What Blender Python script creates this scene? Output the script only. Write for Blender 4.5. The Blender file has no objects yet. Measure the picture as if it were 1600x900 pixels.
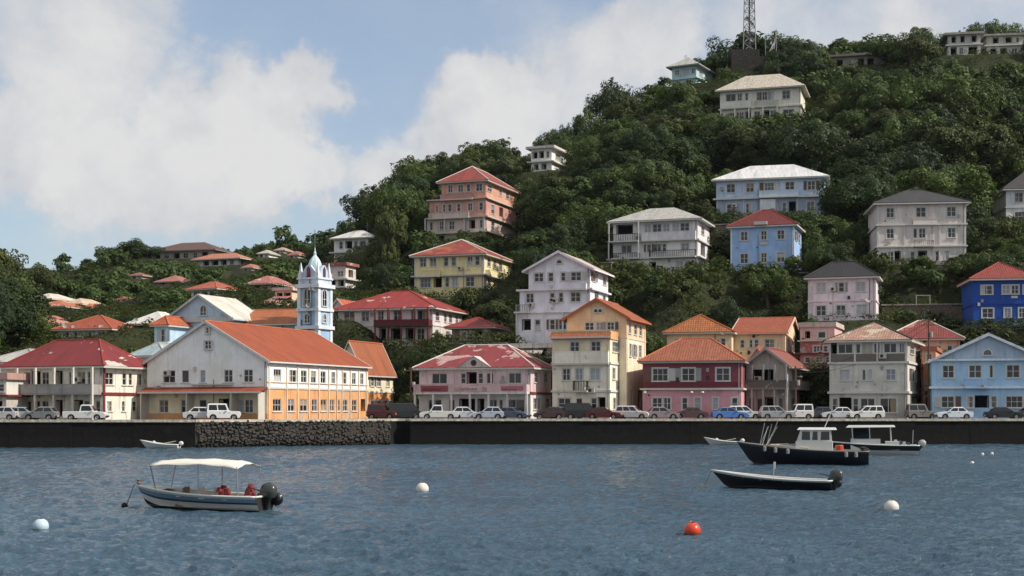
import bpy, bmesh, math, random
import numpy as np
from mathutils import Vector, Matrix

sc = bpy.context.scene
R = math.radians
# ------------------------------------------------------------------ camera, sky, sun, exposure
F, HOR, CAMZ = 1600 * 50 / 36, 638.0, 3.9          # focal length in photo pixels, horizon row, eye height


def Zp(y, D): return CAMZ + (HOR - y) * D / F
def Xp(x, D): return (x - 800.0) * D / F


cam = bpy.data.cameras.new('camera')
cam.lens, cam.sensor_width = 50, 36
cam.shift_y = (HOR - 450) / 1600
cam.clip_start, cam.clip_end = 1.0, 20000
camo = bpy.data.objects.new('camera', cam)
sc.collection.objects.link(camo)
camo.location = (0, 0, CAMZ)
camo.rotation_euler = (R(90), 0, 0)
sc.camera = camo

SUN_AZ, SUN_EL = -17.0, 42.0        # degrees from +X towards +Y, elevation
sun = bpy.data.lights.new('sun', 'SUN')
sun.energy, sun.angle, sun.color = 4.0, R(0.53), (1.0, 0.93, 0.83)
suno = bpy.data.objects.new('sun', sun)
sc.collection.objects.link(suno)
sd = Vector((math.cos(R(SUN_AZ)) * math.cos(R(SUN_EL)), math.sin(R(SUN_AZ)) * math.cos(R(SUN_EL)), math.sin(R(SUN_EL))))
suno.rotation_euler = (-sd).to_track_quat('-Z', 'Y').to_euler()

sc.view_settings.view_transform = 'Standard'
sc.view_settings.look = 'None'
sc.view_settings.gamma = 1.0
sc.view_settings.exposure = 0.30
sc.cycles.use_denoising = True
sc.cycles.max_bounces = 6
sc.cycles.diffuse_bounces = 3
sc.cycles.glossy_bounces = 3
sc.cycles.transmission_bounces = 2
sc.cycles.transparent_max_bounces = 6
sc.cycles.caustics_reflective = False
sc.cycles.caustics_refractive = False


class NT:
    """tiny node-tree helper"""
    def __init__(s, tree):
        s.t = tree; s.t.nodes.clear()

    def n(s, kind, **kw):
        nd = s.t.nodes.new(kind)
        for k, v in kw.items():
            if k == 'i':
                for kk, vv in v.items():
                    sock = nd.inputs[kk]
                    if isinstance(vv, bpy.types.NodeSocket): s.t.links.new(vv, sock)
                    else: sock.default_value = vv
            else: setattr(nd, k, v)
        return nd

    def math(s, op, a, b=0.0, c=0.0, clamp=False):
        nd = s.n('ShaderNodeMath', operation=op, use_clamp=clamp)
        for k, v in enumerate((a, b, c)):
            if isinstance(v, bpy.types.NodeSocket): s.t.links.new(v, nd.inputs[k])
            else: nd.inputs[k].default_value = v
        return nd.outputs[0]

    def vmath(s, op, a, b=(0, 0, 0)):
        nd = s.n('ShaderNodeVectorMath', operation=op)
        for k, v in enumerate((a, b)):
            if isinstance(v, bpy.types.NodeSocket): s.t.links.new(v, nd.inputs[k])
            else: nd.inputs[k].default_value = v
        return nd

    def noise(s, vec, scale, detail=4, rough=0.55, dist=0.0):
        return s.n('ShaderNodeTexNoise', i={'Vector': vec, 'Scale': scale, 'Detail': detail, 'Roughness': rough, 'Distortion': dist})

    def ramp(s, fac, stops, interp='LINEAR'):
        nd = s.n('ShaderNodeValToRGB')
        nd.color_ramp.interpolation = interp
        el = nd.color_ramp.elements
        while len(el) < len(stops): el.new(0.5)
        for e, (p, c) in zip(el, stops):
            e.position = p
            e.color = tuple(c) + (1,) if len(c) == 3 else c
        s.t.links.new(fac, nd.inputs[0])
        return nd.outputs[0]

    def sstep(s, v, a, b):
        nd = s.n('ShaderNodeMapRange', interpolation_type='SMOOTHSTEP')
        s.t.links.new(v, nd.inputs[0])
        nd.inputs[1].default_value, nd.inputs[2].default_value = a, b
        return nd.outputs[0]

    def mix(s, fac, a, b, mode='MIX'):
        nd = s.n('ShaderNodeMix', data_type='RGBA', blend_type=mode)
        for sock, v in ((nd.inputs[0], fac), (nd.inputs[6], a), (nd.inputs[7], b)):
            if isinstance(v, bpy.types.NodeSocket): s.t.links.new(v, sock)
            elif isinstance(v, (int, float)): sock.default_value = v
            else: sock.default_value = tuple(v) + (1,) if len(v) == 3 else v
        return nd.outputs[2]

    def link(s, a, b): s.t.links.new(a, b)


world = bpy.data.worlds.new('World')
sc.world = world
world.use_nodes = True
w = NT(world.node_tree)
sky = w.n('ShaderNodeTexSky', sky_type='NISHITA', sun_disc=False)
sky.sun_elevation = R(SUN_EL)
sky.sun_rotation = math.atan2(sd.x, sd.y)
sky.air_density, sky.dust_density, sky.ozone_density = 1.0, 1.6, 2.0
tc = w.n('ShaderNodeTexCoord')
dirv = w.vmath('NORMALIZE', tc.outputs['Generated']).outputs[0]
wob = w.noise(dirv, 7.0, 6, 0.62)
wob2 = w.noise(dirv, 26.0, 5, 0.6)
off = w.vmath('SUBTRACT', wob.outputs['Color'], (0.5, 0.5, 0.5)).outputs[0]
off = w.vmath('MULTIPLY', off, (0.13, 0.13, 0.13)).outputs[0]
off2 = w.vmath('SUBTRACT', wob2.outputs['Color'], (0.5, 0.5, 0.5)).outputs[0]
off2 = w.vmath('MULTIPLY', off2, (0.035, 0.035, 0.035)).outputs[0]
dw = w.vmath('ADD', w.vmath('ADD', dirv, off).outputs[0], off2).outputs[0]
# cumulus banks: (photo column, row, radius, weight) turned into directions
BANKS = [(60, 40, 170, .8), (190, 60, 120, .7), (20, 245, 125, 1), (150, 262, 135, 1), (290, 245, 145, 1), (400, 170, 120, 1.1),
         (395, 280, 125, 1), (490, 110, 75, 1.0), (465, 290, 85, .8), (60, 180, 110, .45), (770, 170, 95, 1.1), (700, 230, 110, 1.0),
         (810, 220, 90, 1.0), (590, 290, 90, .8), (930, 120, 150, .75), (1030, 40, 130, .8), (820, 20, 120, .35), (1330, 30, 230, .55), (1470, 110, 200, .42),
         (1550, 20, 200, .48), (640, 350, 120, .45), (1180, 10, 120, .5)]
dens = None
for (bx_, by_, br_, bw_) in BANKS:
    c = Vector(((bx_ - 800) / F, 1.0, (HOR - by_) / F)); l = c.length; c.normalize()
    dist = w.vmath('DISTANCE', dw, tuple(c)).outputs['Value']
    f = w.n('ShaderNodeMapRange', interpolation_type='SMOOTHSTEP')
    w.link(dist, f.inputs[0])
    f.inputs[1].default_value = br_ / F * 1.15 / l
    f.inputs[2].default_value = br_ / F * 0.45 / l
    f.inputs[3].default_value, f.inputs[4].default_value = 0.0, bw_
    dens = f.outputs[0] if dens is None else w.math('ADD', w.math('MAXIMUM', dens, f.outputs[0]), w.math('MULTIPLY', w.math('MINIMUM', dens, f.outputs[0]), 0.35))
fb = w.noise(w.vmath('MULTIPLY', dirv, (1, 1, 1.7)).outputs[0], 3.1, 8, 0.6, 0.3).outputs[0]
gen = w.math('MULTIPLY', w.sstep(fb, 0.30, 0.52), 0.95)              # cumulus carried on out of view, its cover raised for more fill light
away = w.sstep(w.vmath('DISTANCE', dirv, tuple(Vector((-0.05, 1, 0.17)).normalized())).outputs['Value'], 0.33, 0.62)
dens = w.math('MAXIMUM', dens, w.math('MULTIPLY', gen, away))
fbf = w.noise(dirv, 13.0, 9, 0.62, 0.2).outputs[0]
dens = w.math('ADD', dens, w.math('MULTIPLY', w.math('SUBTRACT', fbf, 0.5), 0.75))
cover = w.math('ADD', w.math('MULTIPLY', w.sstep(dens, 0.14, 1.0), 0.66), 0.30)      # thin veil everywhere, cumulus on top
shade = w.math('ADD', w.math('MULTIPLY', fbf, 0.9), w.math('MULTIPLY', dens, 0.30))
ccol = w.ramp(shade, [(0.30, (0.43, 0.46, 0.505)), (0.60, (0.50, 0.51, 0.53)), (0.9, (0.62, 0.615, 0.61))])
bg1 = w.n('ShaderNodeBackground', i={'Color': sky.outputs[0], 'Strength': 0.12})
bg2 = w.n('ShaderNodeBackground', i={'Color': ccol, 'Strength': 1.0})
mx = w.n('ShaderNodeMixShader', i={0: cover, 1: bg1.outputs[0], 2: bg2.outputs[0]})
wo = w.n('ShaderNodeOutputWorld', i={'Surface': mx.outputs[0]})


# ------------------------------------------------------------------ materials
def lin(c): return tuple((v / 255 / 12.92) if v <= 10 else (((v / 255) + 0.055) / 1.055) ** 2.4 for v in c)


MATS = {}


def new_mat(key):
    m = bpy.data.materials.new(key); m.use_nodes = True
    return m, NT(m.node_tree)


def out(t, shader):
    o = t.n('ShaderNodeOutputMaterial'); t.link(shader, o.inputs[0])


def plain(key, rgb, rough=0.6, metal=0.0, spec=0.5, var=0.12):
    if key in MATS: return MATS[key]
    m, t = new_mat(key)
    pos = t.n('ShaderNodeNewGeometry').outputs['Position']
    nz = t.noise(pos, 2.3, 5).outputs[0]
    col = lin(rgb)
    c = t.mix(t.math('MULTIPLY', nz, 1.0), [v * (1 - var * 1.6) for v in col], [min(1, v * (1 + var)) for v in col])
    b = t.n('ShaderNodeBsdfPrincipled', i={'Base Color': c, 'Roughness': rough, 'Metallic': metal, 'Specular IOR Level': spec})
    out(t, b.outputs[0]); MATS[key] = m
    return m


def dull(rgb, k):
    l = .3 * rgb[0] + .55 * rgb[1] + .15 * rgb[2]
    return tuple(int(v + (l - v) * k) for v in rgb)


def wall(rgb, dirt=0.5, peel=0.0, streak=1.0):
    rgb = tuple(min(240, int(v * 1.045 + 3)) for v in dull(rgb, .16)); dirt = min(1.2, dirt * 1.35 + .05)
    key = 'wall_%d_%d_%d_%d_%d' % (*rgb, dirt * 100, peel * 100)
    if key in MATS: return MATS[key]
    m, t = new_mat(key)
    pos = t.n('ShaderNodeNewGeometry').outputs['Position']
    col = lin(rgb)
    big = t.noise(pos, 0.55, 6, 0.6).outputs[0]
    c = t.mix(t.sstep(big, 0.3, 0.7), [v * 0.86 for v in col], [min(0.88, v * 1.10) for v in col])
    st = t.vmath('MULTIPLY', pos, (2.6, 2.6, 0.22)).outputs[0]
    sn = t.noise(st, 1.0, 6, 0.65).outputs[0]
    sf = t.math('MULTIPLY', t.sstep(sn, 0.53, 0.66), 0.58 * dirt * streak)
    grime = [0.16 * 0.6 + v * 0.28 for v in col]
    c = t.mix(sf, c, grime)
    bl = t.noise(pos, 1.7, 8, 0.7, 0.4).outputs[0]
    c = t.mix(t.math('MULTIPLY', t.sstep(bl, 0.56, 0.72), 0.5 * dirt), c, [v * 0.55 + 0.03 for v in col])
    if peel > 0:
        pn = t.noise(pos, 0.9, 9, 0.66, 0.8).outputs[0]
        c = t.mix(t.math('MULTIPLY', t.sstep(pn, 0.62 - peel * 0.15, 0.66 - peel * 0.15), 0.85), c, (0.44, 0.40, 0.35))
    fine = t.noise(pos, 11.0, 4, 0.6).outputs[0]
    bp = t.n('ShaderNodeBump', i={'Strength': 0.25, 'Distance': 0.03, 'Height': fine})
    b = t.n('ShaderNodeBsdfPrincipled', i={'Base Color': c, 'Roughness': 0.85, 'Specular IOR Level': 0.25, 'Normal': bp.outputs[0]})
    out(t, b.outputs[0]); MATS[key] = m
    return m


def roofm(rgb, kind='tile', wear=0.4, patch=None, pamt=0.5):
    """kind tile: courses of clay tiles; metal: ribbed sheets. uv is in metres (along the eave, up the slope)"""
    rgb = dull(rgb, .17)
    key = 'roof_%s_%d_%d_%d_%d_%s_%d' % (kind, *rgb, wear * 100, patch, pamt * 100)
    if key in MATS: return MATS[key]
    m, t = new_mat(key)
    uv = t.n('ShaderNodeUVMap').outputs[0]
    pos = t.n('ShaderNodeNewGeometry').outputs['Position']
    col = lin(rgb)
    if kind == 'tile':
        br = t.n('ShaderNodeTexBrick', i={'Vector': uv, 'Color1': [v * 0.72 for v in col] + [1], 'Color2': [min(1, v * 1.12) for v in col] + [1],
                                          'Mortar': [v * 0.35 for v in col] + [1], 'Scale': 1.0, 'Mortar Size': 0.02, 'Brick Width': 0.30, 'Row Height': 0.36, 'Bias': 0.1})
        c = br.outputs[0]
        sep = t.n('ShaderNodeSeparateXYZ', i={0: uv})
        saw = t.math('FRACT', t.math('DIVIDE', sep.outputs[1], 0.36))
        rib = t.math('SINE', t.math('MULTIPLY', sep.outputs[0], 2 * math.pi / 0.30))
        hgt = t.math('ADD', t.math('MULTIPLY', saw, -0.06), t.math('MULTIPLY', rib, 0.025))
    else:
        sep = t.n('ShaderNodeSeparateXYZ', i={0: uv})
        sheet = t.n('ShaderNodeTexBrick', i={'Vector': uv, 'Color1': [v * 0.86 for v in col] + [1], 'Color2': [min(1, v * 1.06) for v in col] + [1],
                                             'Mortar': [v * 0.6 for v in col] + [1], 'Scale': 1.0, 'Mortar Size': 0.012, 'Brick Width': 0.9, 'Row Height': 2.4, 'Bias': 0.0})
        c = sheet.outputs[0]
        rib = t.math('SINE', t.math('MULTIPLY', sep.outputs[0], 2 * math.pi / 0.22))
        hgt = t.math('MULTIPLY', rib, 0.03)
    n1 = t.noise(pos, 0.8, 7, 0.65, 0.3).outputs[0]
    c = t.mix(t.math('MULTIPLY', t.sstep(n1, 0.45, 0.75), 0.8 * wear), c, [v * 0.42 + 0.02 for v in col])
    rn = t.noise(t.vmath('MULTIPLY', uv, (1.6, .13, 0)).outputs[0], 1.0, 6, .65).outputs[0]
    c = t.mix(t.math('MULTIPLY', t.sstep(rn, .52, .66), .35 + .5 * wear), c, [col[0] * .5 + .02, col[1] * .5 + .014, col[2] * .5 + .01])
    n2 = t.noise(pos, 3.5, 5, 0.7).outputs[0]
    c = t.mix(t.math('MULTIPLY', t.sstep(n2, 0.58, 0.8), 0.5 * wear), c, [min(1, v * 1.25 + 0.08) for v in col])
    if patch is not None:
        pn = t.noise(pos, 0.30, 7, 0.6, 0.9).outputs[0]
        sp = t.n('ShaderNodeSeparateXYZ', i={0: uv})
        cell = t.n('ShaderNodeCombineXYZ', i={0: t.math('FLOOR', t.math('DIVIDE', sp.outputs[0], 1.7)), 1: t.math('FLOOR', t.math('DIVIDE', sp.outputs[1], 1.25))})
        wn = t.n('ShaderNodeTexWhiteNoise', noise_dimensions='2D', i={'Vector': cell.outputs[0]}).outputs[0]
        pf = t.math('ADD', t.math('MULTIPLY', wn, 0.16), pn)
        pcol = t.mix(t.sstep(n2, .35, .7), [v * .72 for v in lin(patch)], lin(patch))
        c = t.mix(t.sstep(pf, 0.72 - pamt * 0.2, 0.735 - pamt * 0.2), c, pcol)
    bp = t.n('ShaderNodeBump', i={'Strength': 0.6, 'Distance': 1.0, 'Height': hgt})
    b = t.n('ShaderNodeBsdfPrincipled', i={'Base Color': c, 'Roughness': 0.75 if kind == 'tile' else 0.6, 'Specular IOR Level': 0.3, 'Normal': bp.outputs[0]})
    out(t, b.outputs[0]); MATS[key] = m
    return m


def glassm(key='pane', pale=False):
    if key in MATS: return MATS[key]
    m, t = new_mat(key)
    rnd = t.n('ShaderNodeObjectInfo').outputs['Random']
    pos = t.n('ShaderNodeNewGeometry').outputs['Position']
    nz = t.noise(t.vmath('MULTIPLY', pos, (3, 3, 0.8)).outputs[0], 1.5, 3).outputs[0]
    if pale: c = t.ramp(rnd, [(0, (0.20, 0.22, 0.26)), (1, (0.42, 0.44, 0.46))])
    else:
        c = t.ramp(rnd, [(0, (0.008, 0.009, 0.011)), (0.6, (0.018, 0.021, 0.025)), (0.85, (0.05, 0.055, 0.06)), (1, (0.13, 0.14, 0.15))])
        c = t.mix(t.sstep(nz, 0.45, 0.65), c, t.mix(0.5, c, (0.05, 0.05, 0.05)))
    b = t.n('ShaderNodeBsdfPrincipled', i={'Base Color': c, 'Roughness': 0.07, 'IOR': 1.5})
    out(t, b.outputs[0]); MATS[key] = m
    return m


def stone_mat(key, rgb, scale=1.0, damp=None):
    """rough masonry / concrete; damp = height under which weed and wet darken it"""
    if key in MATS: return MATS[key]
    m, t = new_mat(key)
    pos = t.n('ShaderNodeNewGeometry').outputs['Position']
    col = lin(rgb)
    v = t.n('ShaderNodeTexVoronoi', i={'Vector': pos, 'Scale': 1.6 * scale}).outputs
    n = t.noise(pos, 2.2 * scale, 8, 0.68).outputs[0]
    c = t.mix(t.sstep(n, 0.3, 0.72), [x * 0.5 for x in col], [x * 1.25 for x in col])
    c = t.mix(t.math('MULTIPLY', t.sstep(v['Distance'], .25, .75), .45), c, [x * .55 for x in col])
    st = t.noise(t.vmath('MULTIPLY', pos, (1.3, 1.3, 0.15)).outputs[0], 1.0, 6, 0.6).outputs[0]
    c = t.mix(t.math('MULTIPLY', t.sstep(st, 0.5, 0.75), 0.6), c, [x * 0.35 for x in col])
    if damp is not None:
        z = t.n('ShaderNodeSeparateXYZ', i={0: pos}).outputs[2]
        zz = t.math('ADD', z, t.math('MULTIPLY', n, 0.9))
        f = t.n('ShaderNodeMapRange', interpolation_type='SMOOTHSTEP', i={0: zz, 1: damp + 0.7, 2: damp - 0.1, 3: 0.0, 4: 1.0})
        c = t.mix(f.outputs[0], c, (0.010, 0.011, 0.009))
    bp = t.n('ShaderNodeBump', i={'Strength': 0.7, 'Distance': 0.08, 'Height': n})
    b = t.n('ShaderNodeBsdfPrincipled', i={'Base Color': c, 'Roughness': 0.9, 'Specular IOR Level': 0.2, 'Normal': bp.outputs[0]})
    out(t, b.outputs[0]); MATS[key] = m
    return m


def leaf_mat(key, dark, light, hue=0.0):
    if key in MATS: return MATS[key]
    m, t = new_mat(key)
    at = t.n('ShaderNodeAttribute', attribute_name='tint').outputs['Fac']
    rnd = t.n('ShaderNodeObjectInfo').outputs['Random']
    pos = t.n('ShaderNodeNewGeometry').outputs['Position']
    big = t.noise(pos, 0.06, 3).outputs[0]
    f = t.math('ADD', t.math('MULTIPLY', at, 0.62), t.math('MULTIPLY', rnd, 0.38))
    c = t.mix(f, dark, light)
    c = t.mix(t.math('MULTIPLY', t.sstep(big, 0.5, 0.7), 0.45), c, [light[0] * 1.15, light[1] * 0.98, light[2] * 0.8])
    d = t.n('ShaderNodeBsdfPrincipled', i={'Base Color': c, 'Roughness': 0.6, 'Specular IOR Level': 0.25})
    tr = t.n('ShaderNodeBsdfTranslucent', i={'Color': t.mix(0.5, c, (0.12, 0.17, 0.02))})
    mxs = t.n('ShaderNodeMixShader', i={0: 0.22, 1: d.outputs[0], 2: tr.outputs[0]})
    out(t, mxs.outputs[0]); MATS[key] = m
    return m


WHITE = plain('white_trim', (204, 202, 196), 0.75)
OFFW = plain('offwhite_trim', (196, 190, 178), 0.75)
GREYT = plain('grey_trim', (150, 148, 144), 0.8)
DARKT = plain('dark_trim', (52, 46, 44), 0.7)
REDT = plain('red_trim', (118, 40, 42), 0.7)
PANE, PALE = glassm('pane'), glassm('pane_pale', True)
VOID = plain('dark_room', (24, 23, 23), 0.9, spec=0.1)  # near-black backing of open doorways: the unlit interior's darkness put into the colour
BASE = stone_mat('foundation_stone', (104, 98, 88), 1.0)
DOORM = plain('door_paint', (60, 52, 50), 0.6)
METAL = plain('grey_metal', (128, 130, 132), 0.45, 0.6)
PIPE = plain('pipe_grey', (140, 138, 134), 0.6)


# ------------------------------------------------------------------ mesh helpers
COL = sc.collection


class MB:
    """collects faces; build() links them as one mesh object"""
    def __init__(s): s.v, s.f, s.uv = [], [], []

    def poly(s, pts, uv=None):
        i = len(s.v); s.v += [tuple(p) for p in pts]
        s.f.append(tuple(range(i, i + len(pts)))); s.uv.append(uv)

    def box(s, x0, x1, y0, y1, z0, z1):
        p = [(x, y, z) for z in (z0, z1) for y in (y0, y1) for x in (x0, x1)]
        i = len(s.v); s.v += p
        for q in ((0, 2, 3, 1), (4, 5, 7, 6), (0, 1, 5, 4), (1, 3, 7, 5), (3, 2, 6, 7), (2, 0, 4, 6)):
            s.f.append(tuple(i + k for k in q)); s.uv.append(None)
        return s

    def hexa(s, p):
        """8 corners, bottom ring then top ring (counter-clockwise from above)"""
        i = len(s.v); s.v += [tuple(q) for q in p]
        for q in ((3, 2, 1, 0), (4, 5, 6, 7), (0, 1, 5, 4), (1, 2, 6, 5), (2, 3, 7, 6), (3, 0, 4, 7)):
            s.f.append(tuple(i + k for k in q)); s.uv.append(None)
        return s

    def tube(s, path, r, n=6, cap=True):
        path = [Vector(p) for p in path]
        rs = r if isinstance(r, (list, tuple)) else [r] * len(path)
        rings = []
        for k, p in enumerate(path):
            a, b = path[max(0, k - 1)], path[min(len(path) - 1, k + 1)]
            d = (b - a).normalized()
            ref = Vector((0, 0, 1)) if abs(d.z) < 0.9 else Vector((1, 0, 0))
            e1 = d.cross(ref).normalized(); e2 = d.cross(e1).normalized()
            i = len(s.v)
            for j in range(n):
                q = p + (e1 * math.cos(2 * math.pi * j / n) + e2 * math.sin(2 * math.pi * j / n)) * rs[k]
                s.v.append(tuple(q))
            rings.append(i)
        for a, b in zip(rings, rings[1:]):
            for j in range(n):
                s.f.append((a + j, b + j, b + (j + 1) % n, a + (j + 1) % n)); s.uv.append(None)
        if cap:
            s.f.append(tuple(rings[0] + j for j in range(n))); s.uv.append(None)
            s.f.append(tuple(rings[-1] + j for j in reversed(range(n)))); s.uv.append(None)
        return s

    def grid(s, rows, closed=False):
        """rows of equal-length point lists"""
        n = len(rows[0]); i = len(s.v)
        for r_ in rows: s.v += [tuple(p) for p in r_]
        for a in range(len(rows) - 1):
            for b in range(n if closed else n - 1):
                c = (b + 1) % n
                s.f.append((i + a * n + b, i + a * n + c, i + (a + 1) * n + c, i + (a + 1) * n + b)); s.uv.append(None)
        return s

    def lathe(s, prof, n=16, c=(0, 0, 0)):
        rows = [[(c[0] + r_ * math.cos(2 * math.pi * j / n), c[1] + r_ * math.sin(2 * math.pi * j / n), c[2] + z) for j in range(n)] for r_, z in prof]
        return s.grid(rows, True)

    def mesh(s, name, mat, smooth=False):
        me = bpy.data.meshes.new(name)
        me.from_pydata(s.v, [], s.f)
        if any(u is not None for u in s.uv):
            l = me.uv_layers.new(name='UVMap'); k = 0
            for f, u in zip(s.f, s.uv):
                for j in range(len(f)):
                    if u is not None: l.data[k].uv = u[j]
                    k += 1
        if smooth: me.polygons.foreach_set('use_smooth', [True] * len(me.polygons))
        if mat is not None: me.materials.append(mat)
        return me

    def build(s, name, mat, parent=None, M=None, smooth=False):
        return link(name, s.mesh(name, mat, smooth), parent, M)


def link(name, me, parent=None, M=None):
    o = bpy.data.objects.new(name, me); COL.objects.link(o)
    o.parent = parent
    if M is not None: o.matrix_local = M
    return o


def tag(o, label=None, cat=None, group=None, kind=None):
    for k, v in (('label', label), ('category', cat), ('group', group), ('kind', kind)):
        if v: o[k] = v
    return o


def empty(name, M, label=None, cat=None, group=None):
    o = bpy.data.objects.new(name, None); COL.objects.link(o)
    o.empty_display_size = 0.3
    o.matrix_local = M
    return tag(o, label, cat, group)


WINMESH = {}
FRONT, SIDE, LEFT = 'front', 'side', 'left'


def window_meshes(wd, ht, style, trim, fm, pm):
    key = (wd, ht, style, trim, fm.name, pm.name)
    if key in WINMESH: return WINMESH[key]
    b = MB(); h2 = wd / 2
    bw = 0.07
    b.box(-h2, -h2 + bw, .05, .15, 0, ht); b.box(h2 - bw, h2, .05, .15, 0, ht)
    b.box(-h2 + bw, h2 - bw, .05, .15, 0, bw); b.box(-h2 + bw, h2 - bw, .05, .15, ht - bw, ht)
    if style in 'wcx':
        nc = max(2, int(round(wd / 0.62))) if wd > 0.75 else 1
        for k in range(1, nc):
            x = -h2 + wd * k / nc
            ww = .045 if nc % 2 == 0 and k == nc // 2 else .026
            b.box(x - ww, x + ww, .075, .145, bw, ht - bw)
        b.box(-h2 + bw, h2 - bw, .08, .14, ht * .52 - .025, ht * .52 + .025)
    elif style == 'g':
        nc = max(2, int(round(wd / 1.1)))
        for k in range(1, nc):
            x = -h2 + wd * k / nc
            b.box(x - .04, x + .04, .075, .145, bw, ht - bw)
    if trim:
        b.box(-h2 - .13, -h2, -.035, .03, 0, ht + .13); b.box(h2, h2 + .13, -.035, .03, 0, ht + .13)
        b.box(-h2, h2, -.035, .03, ht, ht + .13)
    p = MB(); p.poly([(-h2 + .01, .12, .01), (h2 - .01, .12, .01), (h2 - .01, .12, ht - .01), (-h2 + .01, .12, ht - .01)])
    s_ = MB().box(-h2 - .17, h2 + .17, -.11, .05, -.09, -.002)
    WINMESH[key] = (b.mesh('window', fm), p.mesh('pane', pm), s_.mesh('sill', fm))
    return WINMESH[key]


WR = random.Random(31)
CURT = [plain('curtain_white', (190, 188, 182), .9), plain('curtain_grey', (120, 124, 130), .9), plain('curtain_buff', (150, 136, 112), .9), plain('curtain_dim', (80, 82, 88), .9)]
SHUT = [plain('shutter_grey', (150, 152, 150), .8), plain('shutter_brown', (104, 84, 70), .8), plain('shutter_white', (190, 188, 182), .8)]
HOUSES = []       # blocks, for terrain and planting


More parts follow.
